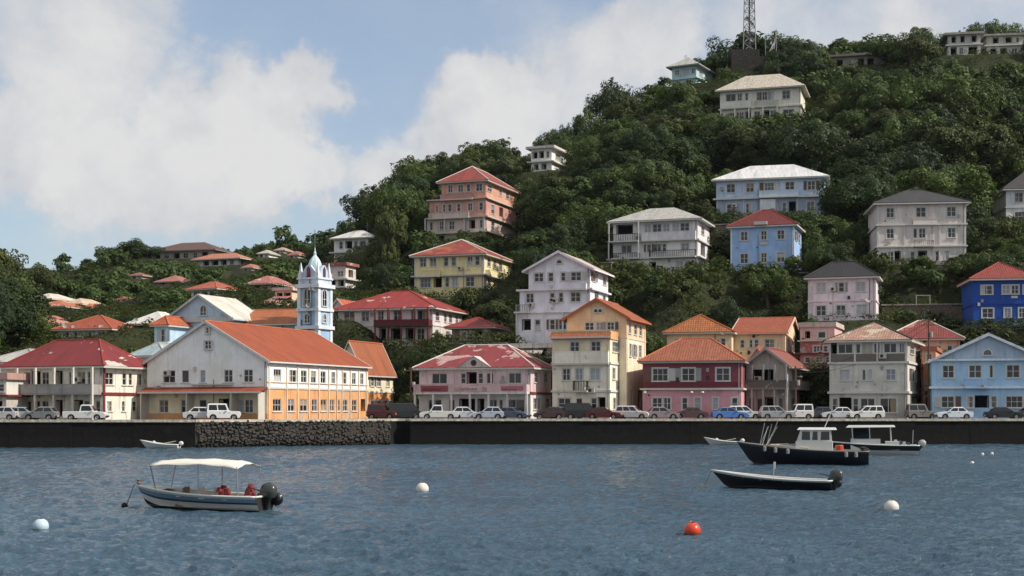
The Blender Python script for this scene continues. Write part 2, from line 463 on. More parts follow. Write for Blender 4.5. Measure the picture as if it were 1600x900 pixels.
class House:
    """a rectangular block whose front-right corner stands at photo column xc, depth D; local x runs left (negative), y runs back"""
    def __init__(s, name, label, xl, xc, xr, yb, D, th, L=None, root=None, cat='house', group=None, found=5.0, frame=None, trim=True, zb=None, fmat=None):
        t = R(th); s.ux, s.uy, s.vx, s.vy = math.cos(t), math.sin(t), -math.sin(t), math.cos(t)
        s.O = Vector((Xp(xc, D), D, Zp(yb, D) if zb is None else zb)); s.D = D
        s.W = -s.lx(xl); s.L = L if L else s.ly(xr)
        if not (1 < s.L < 60) or not (1 < s.W < 60): print('HOUSE SIZE', label, round(s.W, 1), round(s.L, 1))
        s.L = min(max(s.L, 3), 40)
        s.Mw = Matrix.Translation(s.O) @ Matrix.Rotation(t, 4, 'Z')
        if root is None:
            s.root = empty(name, s.Mw, label, cat, group); s.M = Matrix.Identity(4); s.rootMw = s.Mw
        else:
            s.root = root.root; s.rootMw = root.rootMw; s.M = s.rootMw.inverted() @ s.Mw
        s.frame = frame or WHITE; s.trim = trim; s.label = label; s.top = 0
        if found: MB().box(-s.W - .03, .03, -.03, s.L + .03, -found, 0.0).build('foundation', fmat or BASE, s.root, s.M)
        s.ops = []; HOUSES.append(s)

    def lx(s, px):
        k = (px - 800) / F
        return (k * s.O.y - s.O.x) / (s.ux - k * s.uy)

    def ly(s, px):
        k = (px - 800) / F
        return (k * s.O.y - s.O.x) / (s.vx - k * s.vy)

    def z(s, y): return Zp(y, s.D) - s.O.z
    def zat(s, y, lx, ly): return Zp(y, s.O.y + lx * s.uy + ly * s.vy) - s.O.z

    def part(s, mb, name, mat, parent=None, M=None, smooth=False):
        if parent is None: return mb.build(name, mat, s.root, s.M @ M if M is not None else s.M, smooth)
        return mb.build(name, mat, parent, M, smooth)

    def face(s, which, x0, x1, y0, y1):
        """matrix with x along the face (rightwards from outside), y inwards, origin on the wall plane at z 0; and the px->along function"""
        if which == FRONT: return Matrix.Translation((0, y0, 0)), s.lx, x0, x1
        if which == SIDE: return Matrix.Translation((x1, 0, 0)) @ Matrix.Rotation(R(90), 4, 'Z'), s.ly, y0, y1
        if which == LEFT: return Matrix.Translation((x0, 0, 0)) @ Matrix.Rotation(R(-90), 4, 'Z'), None, -y1, -y0

    def spec(s, which, txt, yy, x0, x1, y0, y1):
        """'264:19w 290:11w' -> (a0, a1, z0, z1, style)"""
        res = []
        if not txt: return res
        M, f, lo, hi = s.face(which, x0, x1, y0, y1)
        for it in txt.split():
            a, b = it.split(':'); st = b[-1]; wpx = float(b[:-1]); a = float(a)
            ys = yy
            if st == 'd': ys = (None, yy[1])
            if f is s.lx and y0 != 0:      # a face set back or forward: shift by parallax is negligible
                pass
            a0, a1 = f(a - wpx / 2), f(a + wpx / 2)
            wd = max(0.4, round((a1 - a0) * 20) / 20); c = (a0 + a1) / 2
            a0, a1 = max(lo + .15, c - wd / 2), min(hi - .15, c + wd / 2)
            if a1 - a0 < .3: continue
            if any(a0 < q[1] + .1 and a1 > q[0] - .1 for q in res): continue
            z1 = s.z(ys[1]); z0 = s.z(ys[0]) if ys[0] is not None else None
            res.append([a0, a1, z0, z1, st])
        return res

    def storey(s, yb, yt, mat, front='', fy=None, side='', sy=None, x0=None, x1=0.0, y0=0.0, y1=None, name='wall', left='', smat=None):
        x0 = -s.W if x0 is None else x0; y1 = s.L if y1 is None else y1
        z0, z1 = s.z(yb), s.z(yt); s.top = max(s.top, z1)
        mb0 = mb = MB(); ms = MB() if smat else mb0
        for which, txt, yy in ((FRONT, front, fy), (SIDE, side, sy or fy), (LEFT, left, fy), ('back', '', None)):
            if which == 'back':
                mb0.poly([(x1, y1, z0), (x0, y1, z0), (x0, y1, z1), (x1, y1, z1)]); continue
            mb = ms if which == SIDE else mb0
            M, f, lo, hi = s.face(which, x0, x1, y0, y1)
            ops = s.spec(which, txt, yy, x0, x1, y0, y1) if which != LEFT else []
            for o in ops:
                if o[2] is None: o[2] = z0 + .02
                o[2] = max(o[2], z0 + .02); o[3] = min(o[3], z1 - .05)
            ops = [o for o in ops if o[3] - o[2] > .3]
            xs = sorted({lo, hi, *[o[0] for o in ops], *[o[1] for o in ops]})
            zs = sorted({z0, z1, *[o[2] for o in ops], *[o[3] for o in ops]})
            for xa, xb in zip(xs, xs[1:]):
                for za, zb in zip(zs, zs[1:]):
                    cx, cz = (xa + xb) / 2, (za + zb) / 2
                    if any(o[0] < cx < o[1] and o[2] < cz < o[3] for o in ops): continue
                    mb.poly([M @ Vector(p) for p in ((xa, 0, za), (xb, 0, za), (xb, 0, zb), (xa, 0, zb))])
            for o in ops:
                d = .7 if o[4] == 'k' else .2
                a, b, c, e = o[:4]
                for q in (((a, 0, c), (a, 0, e), (a, d, e), (a, d, c)), ((b, 0, e), (b, 0, c), (b, d, c), (b, d, e)),
                          ((a, 0, e), (b, 0, e), (b, d, e), (a, d, e)), ((b, 0, c), (a, 0, c), (a, d, c), (b, d, c))):
                    mb.poly([M @ Vector(p) for p in q])
            if which == FRONT: s.ops += [tuple(o[:4]) for o in ops]
            for o in ops: s.fit(M, o)
        s.part(mb0, name, mat)
        if smat: s.part(ms, name, smat)
        return z0, z1

    def fit(s, M, o):
        a, b, c, e, st = o
        wd, ht = round(b - a, 2), round((e - c) * 20) / 20
        P = s.M @ M @ Matrix.Translation(((a + b) / 2, 0, c))
        if st in 'wncgx':
            fr, pa, si = window_meshes(wd, ht, st, s.trim, s.frame, PALE if st in 'cx' else PANE)
            wn = link('window', fr, s.root, P)
            link('pane', pa, wn); link('sill', si, wn)
            q = WR.random()
            if q < .30 and st in 'wg' and wd > .6:
                h2 = wd / 2 - .06; kind = WR.randrange(4)
                a0, a1, b0, b1 = ((-h2, -h2 * .3, .06, ht - .06), (h2 * .25, h2, .06, ht - .06), (-h2, h2, .06, ht * .45), (-h2, h2, ht * .55, ht - .06))[kind]
                m = MB(); n_ = 7
                m.grid([[(a0 + (a1 - a0) * j / n_, .113 + .006 * (j % 2), z_) for j in range(n_ + 1)] for z_ in (b0, b1)]); m.build('curtain', WR.choice(CURT), wn)
            elif q > .88 and st == 'w' and s.trim:
                for sx in (-1, 1):
                    a = sx * (wd / 2 + .14); m = MB()
                    m.box(min(a, a + sx * wd * .42), max(a, a + sx * wd * .42), -.075, -.036, .02, ht)
                    for j in range(5): m.box(min(a, a + sx * wd * .42) + .05, max(a, a + sx * wd * .42) - .05, -.095, -.075, .1 + j * (ht - .15) / 5, .1 + (j + .6) * (ht - .15) / 5)
                    m.build('shutter', WR.choice(SHUT), wn)
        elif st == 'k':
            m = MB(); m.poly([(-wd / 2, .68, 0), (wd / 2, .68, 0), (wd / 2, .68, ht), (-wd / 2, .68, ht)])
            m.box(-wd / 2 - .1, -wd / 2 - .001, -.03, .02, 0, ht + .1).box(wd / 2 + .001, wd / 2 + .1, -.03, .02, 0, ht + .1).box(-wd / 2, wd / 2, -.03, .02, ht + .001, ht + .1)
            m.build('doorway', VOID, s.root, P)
        elif st == 'd':
            fr = MB(); h2 = wd / 2
            fr.box(-h2, -h2 + .08, .04, .16, 0, ht).box(h2 - .08, h2, .04, .16, 0, ht).box(-h2 + .08, h2 - .08, .04, .16, ht - .08, ht)
            dr = fr.build('door_frame', s.frame, s.root, P)
            MB().box(-h2 + .08, h2 - .08, .09, .14, .02, ht - .08).box(-h2 + .2, h2 - .2, .07, .10, .2, ht * .42).box(-h2 + .2, h2 - .2, .07, .10, ht * .5, ht - .25).build('door', DOORM, dr)
            MB().box(h2 - .22, h2 - .17, .02, .08, ht * .45, ht * .45 + .12).build('handle', METAL, dr)

    def band(s, y, h=.22, proud=.12, mat=None, x0=None, x1=0.0, y0=0.0, y1=None, name='string_course'):
        x0 = -s.W if x0 is None else x0; y1 = s.L if y1 is None else y1
        z = s.z(y)
        s.part(MB().box(x0 - proud, x1 + proud, y0 - proud, y1 + proud, z - h / 2, z + h / 2), name, mat or s.frame)

    def posts(s, pxs, yb, yt, w=.22, proud=.09, mat=None, which=FRONT, name='pilaster', x0=None, x1=0.0, y0=0.0, y1=None):
        x0 = -s.W if x0 is None else x0; y1 = s.L if y1 is None else y1
        M, f, lo, hi = s.face(which, x0, x1, y0, y1)
        for px in pxs:
            a = min(max(f(px), lo + w / 2 - .05), hi - w / 2 + .05)
            m = MB().box(a - w / 2, a + w / 2, -proud, .05, s.z(yb), s.z(yt))
            s.part(m, name, mat or s.frame, M=M)

    def corners(s, yb, yt, w=.3, p=.05, mat=None, x0=None, x1=0.0, y0=0.0, y1=None):
        x0 = -s.W if x0 is None else x0; y1 = s.L if y1 is None else y1
        for cx in (x0, x1):
            for cy in (y0,) if cx == x0 else (y0, y1):
                sx = 1 if cx == x0 else -1; sy_ = 1 if cy == y0 else -1
                m = MB().box(min(cx - sx * p, cx + sx * w), max(cx - sx * p, cx + sx * w), min(cy - sy_ * p, cy + sy_ * w), max(cy - sy_ * p, cy + sy_ * w), s.z(yb), s.z(yt))
                s.part(m, 'corner_post', mat or s.frame)

    def balcony(s, p0, p1, yf, yt, depth=1.2, style='solid', mat=None, slab=None, which=FRONT, x0=None, x1=0.0, y0=0.0, y1=None):
        x0 = -s.W if x0 is None else x0; y1 = s.L if y1 is None else y1
        M, f, lo, hi = s.face(which, x0, x1, y0, y1)
        a, b = f(p0), f(p1); zf, zt = s.z(yf), s.z(yt)
        sl = s.part(MB().box(a, b, -depth, -.002, zf - .2, zf), 'balcony', slab or s.frame, M=M)
        m = MB(); t = .1
        if style == 'solid':
            m.box(a + .02, b - .02, -depth + .02, -depth + .02 + t, zf, zt)
            m.box(a + .02, a + .02 + t, -depth + .02 + t, -.003, zf, zt); m.box(b - .02 - t, b - .02, -depth + .02 + t, -.003, zf, zt)
            m.box(a - .02, b + .02, -depth - .02, -depth + .18, zt, zt + .07)
            m.build('parapet', mat or slab or s.frame, sl)
        else:
            n = max(3, int((b - a) / .28))
            for k in range(n + 1):
                x = a + .05 + (b - a - .1) * k / n
                m.box(x - .03, x + .03, -depth + .05, -depth + .11, zf, zt)
            for x in (a + .05, b - .05):
                for k in range(1, max(2, int(depth / .3))): m.box(x - .03, x + .03, -depth + .05 + k * .3, -depth + .11 + k * .3, zf, zt)
                m.box(x - .05, x + .05, -depth + .12, -.003, zt, zt + .07)
            m.box(a, b, -depth + .02, -depth + .14, zt, zt + .08)
            m.build('railing', mat or s.frame, sl)
        return sl

    def columns(s, p0, p1, n, yb, yt, depth, r=.11, mat=None):
        a, b = s.lx(p0), s.lx(p1)
        for k in range(n):
            x = a + (b - a) * k / (n - 1)
            s.part(MB().box(x - r, x + r, -depth, -depth + 2 * r, s.z(yb), s.z(yt)), 'post', mat or s.frame)

    # ---- roofs
    def _slab(s, X0, X1, Y0, Y1, ze, ro, mat, th=.2):
        MB().box(X0 + .02, X1 - .02, Y0 + .02, Y1 - .02, ze - th, ze - .003).build('fascia', mat or s.frame, ro)

    def _face(s, mb, pts):
        a, b = Vector(pts[0]), Vector(pts[1]); n = (Vector(pts[1]) - a).cross(Vector(pts[2]) - a).normalized()
        u = (b - a); u.z = 0; u.normalize(); v = n.cross(u)
        mb.poly(pts, [((Vector(p) - a).dot(u) + 31.3, (Vector(p) - a).dot(v)) for p in pts])

    def _caps(s, segs, ro, mat, r=.1):
        for a, b in segs:
            a, b = Vector(a), Vector(b)
            MB().tube([a - (b - a).normalized() * .05, b], r, 6).build('ridge_cap', mat, ro)

    def hip(s, ye, yp, mat, over=.6, cap=None, fascia=None, x0=None, x1=0.0, y0=0.0, y1=None, ins=None, parent=None):
        x0 = -s.W if x0 is None else x0; y1 = s.L if y1 is None else y1
        X0, X1, Y0, Y1 = x0 - over, x1 + over, y0 - over, y1 + over
        ze = s.z(ye); cx, cy = (X0 + X1) / 2, (Y0 + Y1) / 2
        zp = max(ze + .5, s.zat(yp, cx, cy)); s.top = max(s.top, zp)
        sx, sy_ = X1 - X0, Y1 - Y0
        if sx >= sy_:
            i = (ins * sx) if ins is not None else sy_ / 2 * .98
            A, B = (X0 + i, cy, zp), (X1 - i, cy, zp)
        else:
            i = (ins * sy_) if ins is not None else sx / 2 * .98
            A, B = (cx, Y0 + i, zp), (cx, Y1 - i, zp)
        e = .07
        P = [(X0, Y0), (X1, Y0), (X1, Y1), (X0, Y1)]
        mb = MB()
        for k in range(4):
            p, q = P[k], P[(k + 1) % 4]
            mb.poly([(*p, ze), (*q, ze), (*q, ze + e), (*p, ze + e)])
        c = [(*p, ze + e) for p in P]
        if sx >= sy_:
            s._face(mb, [c[0], c[1], B, A]); s._face(mb, [c[1], c[2], B]); s._face(mb, [c[2], c[3], A, B]); s._face(mb, [c[3], c[0], A])
            segs = [(c[0], A), (c[3], A), (c[1], B), (c[2], B), (A, B)]
        else:
            s._face(mb, [c[0], c[1], A]); s._face(mb, [c[1], c[2], B, A]); s._face(mb, [c[2], c[3], B]); s._face(mb, [c[3], c[0], A, B])
            segs = [(c[0], A), (c[1], A), (c[2], B), (c[3], B), (A, B)]
        ro = s.part(mb, 'roof', mat)
        s._slab(X0, X1, Y0, Y1, ze, ro, fascia)
        if cap: s._caps([g for g in segs if (Vector(g[0]) - Vector(g[1])).length > .3], ro, cap)
        return ro, zp

    def gable(s, ye, yp, mat, wallm, over=.5, rake=.35, axis='y', cap=None, fascia=None, x0=None, x1=0.0, y0=0.0, y1=None, apex=None, board=None):
        """axis y: the ridge runs back and the gable faces the front; axis x: the ridge runs along the front"""
        x0 = -s.W if x0 is None else x0; y1 = s.L if y1 is None else y1
        ze = s.z(ye)
        if axis == 'y':
            cx = (x0 + x1) / 2 if apex is None else s.lx(apex)
            zp = s.zat(yp, cx, y0); half0, half1 = cx - x0, x1 - cx
            T = Matrix.Identity(4); a0, a1, b0, b1, c = x0, x1, y0, y1, cx
        else:
            cy = (y0 + y1) / 2
            zp = s.zat(yp, (x0 + x1) / 2, cy)
            T = Matrix.Rotation(R(90), 4, 'Z')            # local x -> y, local y -> -x
            a0, a1, b0, b1, c = y0, y1, -x1, -x0, cy
        zp = max(zp, ze + .5); s.top = max(s.top, zp)
        # gable walls (closed wedge)
        g = MB()
        tri = [(a0, ze), (a1, ze), (c, zp)]
        g.v += [(x, b0, z) for x, z in tri] + [(x, b1, z) for x, z in tri]
        g.f += [(0, 1, 2), (5, 4, 3), (1, 4, 5, 2), (0, 2, 5, 3)]; g.uv += [None] * 4
        g = s.part(g, 'gable_wall', wallm, M=T)
        mb = MB(); th = .13
        for sgn, e in ((-1, a0), (1, a1)):
            run = abs(c - e); sl = (zp - ze) / run
            xe = e + sgn * over; zel = ze - over * sl
            pts = [(xe, b0 - rake, zel), (xe, b1 + rake, zel), (c, b1 + rake, zp), (c, b0 - rake, zp)]
            if sgn > 0: pts = pts
            else: pts = [pts[1], pts[0], pts[3], pts[2]]
            s._face(mb, [(x, y, z + th) for x, y, z in pts])
            mb.poly([(x, y, z + .012) for x, y, z in reversed(pts)])
            for k in range(4):
                p, q = pts[k], pts[(k + 1) % 4]
                mb.poly([(p[0], p[1], p[2] + .012), (q[0], q[1], q[2] + .012), (q[0], q[1], q[2] + th), (p[0], p[1], p[2] + th)])
        ro = s.part(mb, 'roof', mat, M=T)
        bm_ = board or s.frame
        for sgn, e in ((-1, a0), (1, a1)):
            run = abs(c - e); sl = (zp - ze) / run
            xe = e + sgn * over; zel = ze - over * sl
            for yb_ in (b0 - rake, b1 + rake):
                d = .05
                MB().hexa([(xe, yb_ - d, zel - .14), (c, yb_ - d, zp - .14), (c, yb_ + d, zp - .14), (xe, yb_ + d, zel - .14),
                           (xe, yb_ - d, zel + th + .05), (c, yb_ - d, zp + th + .05), (c, yb_ + d, zp + th + .05), (xe, yb_ + d, zel + th + .05)]).build('rake_board', bm_, ro)
            MB().box(min(xe, xe + sgn * .1), max(xe, xe + sgn * .1), b0 - rake + .06, b1 + rake - .06, zel - .06, zel + .1).build('gutter', bm_, ro)
        if cap: s._caps([((c, b0 - rake, zp + th), (c, b1 + rake, zp + th))], ro, cap)
        return ro, zp

    def flat(s, yt, mat=None, over=.15, par=.5, x0=None, x1=0.0, y0=0.0, y1=None):
        x0 = -s.W if x0 is None else x0; y1 = s.L if y1 is None else y1
        z = s.z(yt); s.top = max(s.top, z + par)
        X0, X1, Y0, Y1 = x0 - over, x1 + over, y0 - over, y1 + over
        ro = s.part(MB().box(X0, X1, Y0, Y1, z - .2, z), 'roof', mat or s.frame)
        if par:
            m = MB(); t = .15
            m.box(X0 + .03, X1 - .03, Y0 + .03, Y0 + .03 + t, z, z + par).box(X0 + .03, X1 - .03, Y1 - .03 - t, Y1 - .03, z, z + par)
            m.box(X0 + .03, X0 + .03 + t, Y0 + .03 + t, Y1 - .03 - t, z, z + par).box(X1 - .03 - t, X1 - .03, Y0 + .03 + t, Y1 - .03 - t, z, z + par)
            m.build('parapet', mat or s.frame, ro)
        return ro

    def lean(s, p0, p1, yt, yb, depth, mat, which=FRONT, over=.2):
        """a lean-to awning roof against a face"""
        M, f, lo, hi = s.face(which, -s.W, 0, 0, s.L)
        a, b = max(f(p0), lo - over), min(f(p1), hi + over); zt, zl = s.z(yt), s.z(yb)
        m = MB()
        s._face(m, [(a, -depth, zl), (b, -depth, zl), (b, 0, zt), (a, 0, zt)])
        m.poly([(a, -depth, zl - .1), (a, 0, zt - .1), (b, 0, zt - .1), (b, -depth, zl - .1)])
        m.poly([(a, -depth, zl - .1), (b, -depth, zl - .1), (b, -depth, zl), (a, -depth, zl)])
        m.poly([(a, 0, zt - .1), (a, -depth, zl - .1), (a, -depth, zl), (a, 0, zt)]); m.poly([(b, -depth, zl - .1), (b, 0, zt - .1), (b, 0, zt), (b, -depth, zl)])
        ro = s.part(m, 'awning_roof', mat, M=M)
        MB().box(a, b, -depth - .06, -depth - .002, zl - .16, zl + .02).build('fascia', s.frame, ro)
        return ro

    def arch(s, which, pxc, wpx, ys, yt, x0=None, x1=0.0, y0=0.0, y1=None, frame=None, pointed=True, name='window', pm=None, bars=True):
        x0 = -s.W if x0 is None else x0; y1 = s.L if y1 is None else y1
        M, f, lo, hi = s.face(which, x0, x1, y0, y1)
        a0, a1 = f(pxc - wpx / 2), f(pxc + wpx / 2); wd = a1 - a0; c = (a0 + a1) / 2; h = wd / 2
        z0, z1 = s.z(ys), s.z(yt); spring = max(z0 + .2, z1 - h * (1.35 if pointed else 1.0))
        def ring(k, dz):
            hw = h + k; pts = [(hw, 0), (hw, spring - z0)]
            for j in range(1, 8):
                q = j / 8 * math.pi
                pts.append((hw * math.cos(q), spring - z0 + (z1 - spring + k) * math.sin(q) ** (0.8 if pointed else 1)))
            pts += [(-hw, spring - z0), (-hw, 0)]
            return [(x, z + dz) for x, z in pts]
        o, i = ring(.16, 0), ring(0, 0)
        m = MB(); y = -.09
        n = len(o)
        for k in range(n - 1):
            m.poly([(o[k][0], y, o[k][1]), (o[k + 1][0], y, o[k + 1][1]), (i[k + 1][0], y, i[k + 1][1]), (i[k][0], y, i[k][1])])
            m.poly([(o[k][0], .02, o[k][1]), (o[k + 1][0], .02, o[k + 1][1]), (o[k + 1][0], y, o[k + 1][1]), (o[k][0], y, o[k][1])])
            m.poly([(i[k][0], y, i[k][1]), (i[k + 1][0], y, i[k + 1][1]), (i[k + 1][0], .02, i[k + 1][1]), (i[k][0], .02, i[k][1])])
        if bars:
            m.box(-.035, .035, -.06, -.03, 0, z1 - z0 - .1); m.box(-h, h, -.055, -.03, (spring - z0) * .55, (spring - z0) * .55 + .06)
        m.box(-h - .22, h + .22, -.16, .02, -.12, -.001)
        wn = s.part(m, name, frame or s.frame, M=M @ Matrix.Translation((c, 0, z0)))
        p = MB(); p.poly([(x, -.025, z) for x, z in reversed(i)])
        p.build('pane', pm or PANE, wn)
        return wn

    def fixed(s, which, pxc, wpx, ys, yt, **kw):
        """a window set on the face of a gable (no opening cut)"""
        M, f, lo, hi = s.face(which, -s.W, 0, 0, s.L)
        a0, a1 = f(pxc - wpx / 2), f(pxc + wpx / 2); z0, z1 = s.z(ys), s.z(yt)
        fr, pa, si = window_meshes(round(a1 - a0, 2), round(z1 - z0, 2), 'w', True, s.frame, PANE)
        wn = link('window', fr, s.root, s.M @ M @ Matrix.Translation(((a0 + a1) / 2, -.16, z0)))
        link('pane', pa, wn); link('sill', si, wn)

    def extras(s, seed, pipe=True, ac=1, dish=0, tank=0, aerial=0):
        rg = random.Random(seed); zt = s.top
        if pipe:
            s.part(MB().tube([(-.25, -.1, .1), (-.25, -.1, s.z0top())], .06, 6), 'downpipe', PIPE)
        for k in range(ac):
            x = -rg.uniform(.15, .85) * s.W; zz = rg.uniform(.3, .8) * s.z0top()
            a = s.part(MB().box(x - .4, x + .4, -.42, -.03, zz, zz + .55), 'air_conditioner', OFFW)
            MB().lathe([(.0, 0), (.2, 0), (.2, .02), (.17, .03), (0, .03)], 12).build('fan_grille', DARKT, a, Matrix.Translation((x - .1, -.42, zz + .28)) @ Matrix.Rotation(R(90), 4, 'X'))
        for k in range(aerial):
            x, y = -rg.uniform(.2, .8) * s.W, s.L * .5
            m = MB().tube([(x, y, zt - 1.2), (x, y, zt + 1.3)], .03, 5)
            for q in range(4): m.box(x - .5 + q * .06, x + .5 - q * .06, y - .02, y + .02, zt + .6 + q * .18, zt + .63 + q * .18)
            s.part(m, 'aerial', METAL)

    def clutter(s, seed):
        """the small fittings every house front collects: pipes, meter boxes, vents, a dish"""
        rg = random.Random(seed); zt = s.z0top()
        def clear(x, z0, z1, w_): return not any(o[0] - .25 < x + w_ and o[1] + .25 > x - w_ and o[2] - .2 < z1 and o[3] + .2 > z0 for o in s.ops)
        for k in range(30):
            kind = rg.choice(['pipe', 'box', 'vent', 'lamp', 'dish', 'box', 'vent'])
            x = -rg.uniform(.04, .96) * s.W
            if kind == 'pipe':
                if clear(x, .2, zt, .1): s.part(MB().tube([(x, -.08, .1), (x, -.08, zt * rg.uniform(.6, .98))], .045, 5), 'downpipe', rg.choice([PIPE, OFFW, DARKT]))
                continue
            z_ = rg.uniform(.12, .92) * zt; w_, h_ = {'box': (.16, .22), 'vent': (.11, .09), 'lamp': (.1, .2), 'dish': (.3, .3)}[kind]
            if not clear(x, z_, z_ + h_ * 2, w_) or k > 14: continue
            if kind == 'box': s.part(MB().box(x - w_, x + w_, -.16, -.002, z_, z_ + h_ * 2), 'meter_box', rg.choice([GREYT, OFFW, DARKT]))
            elif kind == 'vent': s.part(MB().box(x - w_, x + w_, -.05, -.002, z_, z_ + h_ * 2), 'vent', rg.choice([GREYT, DARKT, PIPE]))
            elif kind == 'lamp': s.part(MB().box(x - w_, x + w_, -.3, -.002, z_, z_ + .14), 'wall_lamp', OFFW)
            else: s.part(MB().lathe([(0, -.06), (.2, -.03), (.36, .06), (.37, .08), (.2, 0), (0, -.03)], 12), 'satellite_dish', GREYT, M=Matrix.Translation((x, -.3, z_ + .3)) @ Matrix.Rotation(R(rg.uniform(50, 75)), 4, 'X') @ Matrix.Rotation(R(25), 4, 'Y'))

    def z0top(s): return s.wtop if hasattr(s, 'wtop') else max(1.0, s.top - 1.5)

    def px_rect(s):
        """picture box of the block, for planting around it"""
        xs, ys = [], []
        for x in (-s.W, 0):
            for y in (0, s.L):
                p = s.Mw @ Vector((x, y, 0))
                xs.append(800 + F * p.x / p.y); ys.append(HOR - F * (p.z - CAMZ) / p.y); ys.append(HOR - F * (p.z + s.top - CAMZ) / p.y)
        p = s.Mw @ Vector((0, 0, 0))
        return min(xs), max(xs), min(ys), HOR - F * (p.z - CAMZ) / p.y, s.D, s.D + s.L


# ------------------------------------------------------------------ the town
ZS = 2.68          # level of the quay street
c_white, c_cream, c_grey = (222, 219, 212), (222, 208, 176), (178, 176, 170)
TERRA = (164, 88, 54); REDR = (150, 48, 46); DUSTY = (150, 84, 74)
wW = wall(c_white, .5); wW2 = wall((212, 212, 214), .45); wDirty = wall((196, 190, 180), .9, .3); wPatch = wall((186, 176, 166), 1.0, .6)
wCream = wall(c_cream, .6)
capW = plain('cap_white', (206, 198, 188), .8); capR = plain('cap_red', (140, 52, 40), .8); capO = plain('cap_orange', (176, 96, 58), .8); capD = plain('cap_dark', (44, 42, 42), .8)

# --- red roofed villa at the near end of the quay
h = House('house', 'two-storey cream villa with patched crimson hip roof and shaded balcony on the quay', 12, 161, 230, 0, 150, -24, zb=ZS, trim=False, frame=OFFW)
cr = wall((226, 216, 196), .8, .2)
h.storey(657, 615, cr, '27:9k 41:15g 57:11w 71:10w 92:10k 123:11k 139:15w 153:7w', (650, 626), '171:8w 193:5w 210:6w', (643, 627))
h.storey(615, 572, cr, '27:10w 42:10w 57:10k 71:11w 92:9k 111:7w 127:13w 142:11w', (603, 580), '171:12w 194.5:6w 204:5w 218:8w', (601, 582))
h.band(615, .28, .15, REDT)
h.balcony(13, 160, 614, 601, 1.7, 'solid', wall((150, 146, 140), .9, .3), wall((140, 134, 128), .9))
h.columns(14, 159, 6, 657, 574, 1.65, .12, wall((190, 184, 172), .8))
h.posts([162.5], 657, 574, .3, .08, REDT, SIDE); h.wtop = h.z(574)
h.hip(572, 531, roofm((136, 42, 44), 'metal', .5, (200, 192, 182), .2), .7, capR, OFFW)
h.extras(1, ac=2)

# --- long warehouse with the bright orange roof
h = House('warehouse', 'long gabled warehouse with plain orange roof, white above and orange below, on the quay', 230, 418, 575, 0, 150, -21, zb=ZS, cat='building', trim=False)
lowf = wall((226, 212, 172), .5); lows = wall((218, 152, 92), .9, .3); up = wall((230, 228, 220), .4)
h.storey(657, 606, lowf, '256:14w 289.6:13w 317:12d 350:13k 377:8x 389:13w', (645, 624), '433:13w 455:10w 474.5:11w 491.5:8w 505.7:9w 519:7w 529:5w 539.5:7w 553.7:7w 567:5k', (643, 623), smat=lows)
h.part(MB().box(-h.W - .05, .04, -.05, -.002, -.3, h.z(646)), 'plinth', lows)
h.storey(606, 563, up, '264.3:19w 289.6:11n 317:8x 327.6:15w 356.8:13w 388:14w', (597, 577), '433.5:12w 457.7:11w 474.8:9w 490:8w 505:8w 521:6w 538:7w 553:6w 565.5:5w', (596, 576))
h.part(MB().box(-.02, .06, -.02, h.L, h.z(598), h.z(596.5)), 'string_course', plain('orange_band', (214, 170, 124), .8)); h.band(606, .2, .08, OFFW)
h.posts([420, 447.5, 464.5, 482, 498, 513, 526, 534.5, 547, 560, 572], 657, 565, .16, .1, wall((208, 190, 164), .7), SIDE)
h.lean(228, 418, 604, 612, 1.5, roofm((156, 70, 44), 'metal', .5))
h.posts([232, 303, 372, 414], 657, 613, .14, 1.45, OFFW, FRONT, 'awning_post'); h.wtop = h.z(565)
h.gable(563, 503, roofm((160, 72, 36), 'metal', .3), up, .35, .3, 'y', capO, board=WHITE)
h.fixed(FRONT, 326, 10, 544, 531); h.fixed(FRONT, 325, 5, 519, 509)
h.part(MB().box(-h.W * .62, -h.W * .28, -.35, -.002, h.z(601), h.z(599)), 'ledge', OFFW)
h.extras(2, ac=1)

h = House('house', 'narrow cream and orange annex with orange gable roof tucked behind the warehouse', 526, 566, 615, 0, 181, -21, zb=ZS)
h.storey(655, 612, wall((214, 140, 80), .8, .2), '', None, '582:6w 592:6w 602:6w 610:5w', (640, 626))
h.storey(612, 579, wall((222, 206, 170), .6), '', None, '582:5w 592:6w 606:5w', (603, 588))
h.band(612, .2, .08); h.wtop = h.z(580)
h.gable(579, 534, roofm((164, 84, 48), 'metal', .4), wCream, .35, .3, 'y', capO, board=OFFW)

# --- pink building with lettered balcony
h = House('house', 'pink and white two-storey building with patched red roof and lettered balcony panels', 655, 829, 861, 0, 160, -17, zb=ZS, trim=False, frame=OFFW)
pk = wall((206, 180, 182), .6, .15); pw = wall((214, 206, 200), .6)
h.storey(657, 614, pw, '679.5:20g 706:9d 730:22k 751.5:8k 770.7:12g 783:6w 806:27g', (645, 624), '836:5w 842.5:4w 856:6w', (640, 622))
h.storey(614, 574, pk, '686.7:24g 724:8w 737:13k 751:8w 766:12g 804.5:20g', (599, 582), '838:6w 853:6w', (597, 580))
h.balcony(652, 828, 613, 601, 1.3, 'solid', wall((204, 170, 172), .7, .1), wall((200, 196, 192), .8))
sgn = plain('sign_red', (146, 74, 76), .8)
fz, z1, z2 = -1.3, h.z(611.5), h.z(602.5)
for a, b in ((664, 706),):
    h.part(MB().box(h.lx(a), h.lx(b), fz - .04, fz - .001, z1, z2), 'sign_panel', sgn)
lw = plain('panel_pale', (202, 180, 176), .8)
for a, b in ((714, 755), (758, 770)):
    h.part(MB().box(h.lx(a), h.lx(b), fz - .04, fz - .001, z1, z2), 'sign_panel', lw)
h.part(MB().box(h.lx(788), h.lx(823), fz - .04, fz - .001, z1 + .1, z2 - .05), 'sign_panel', plain('sign_pink', (176, 110, 114), .8))
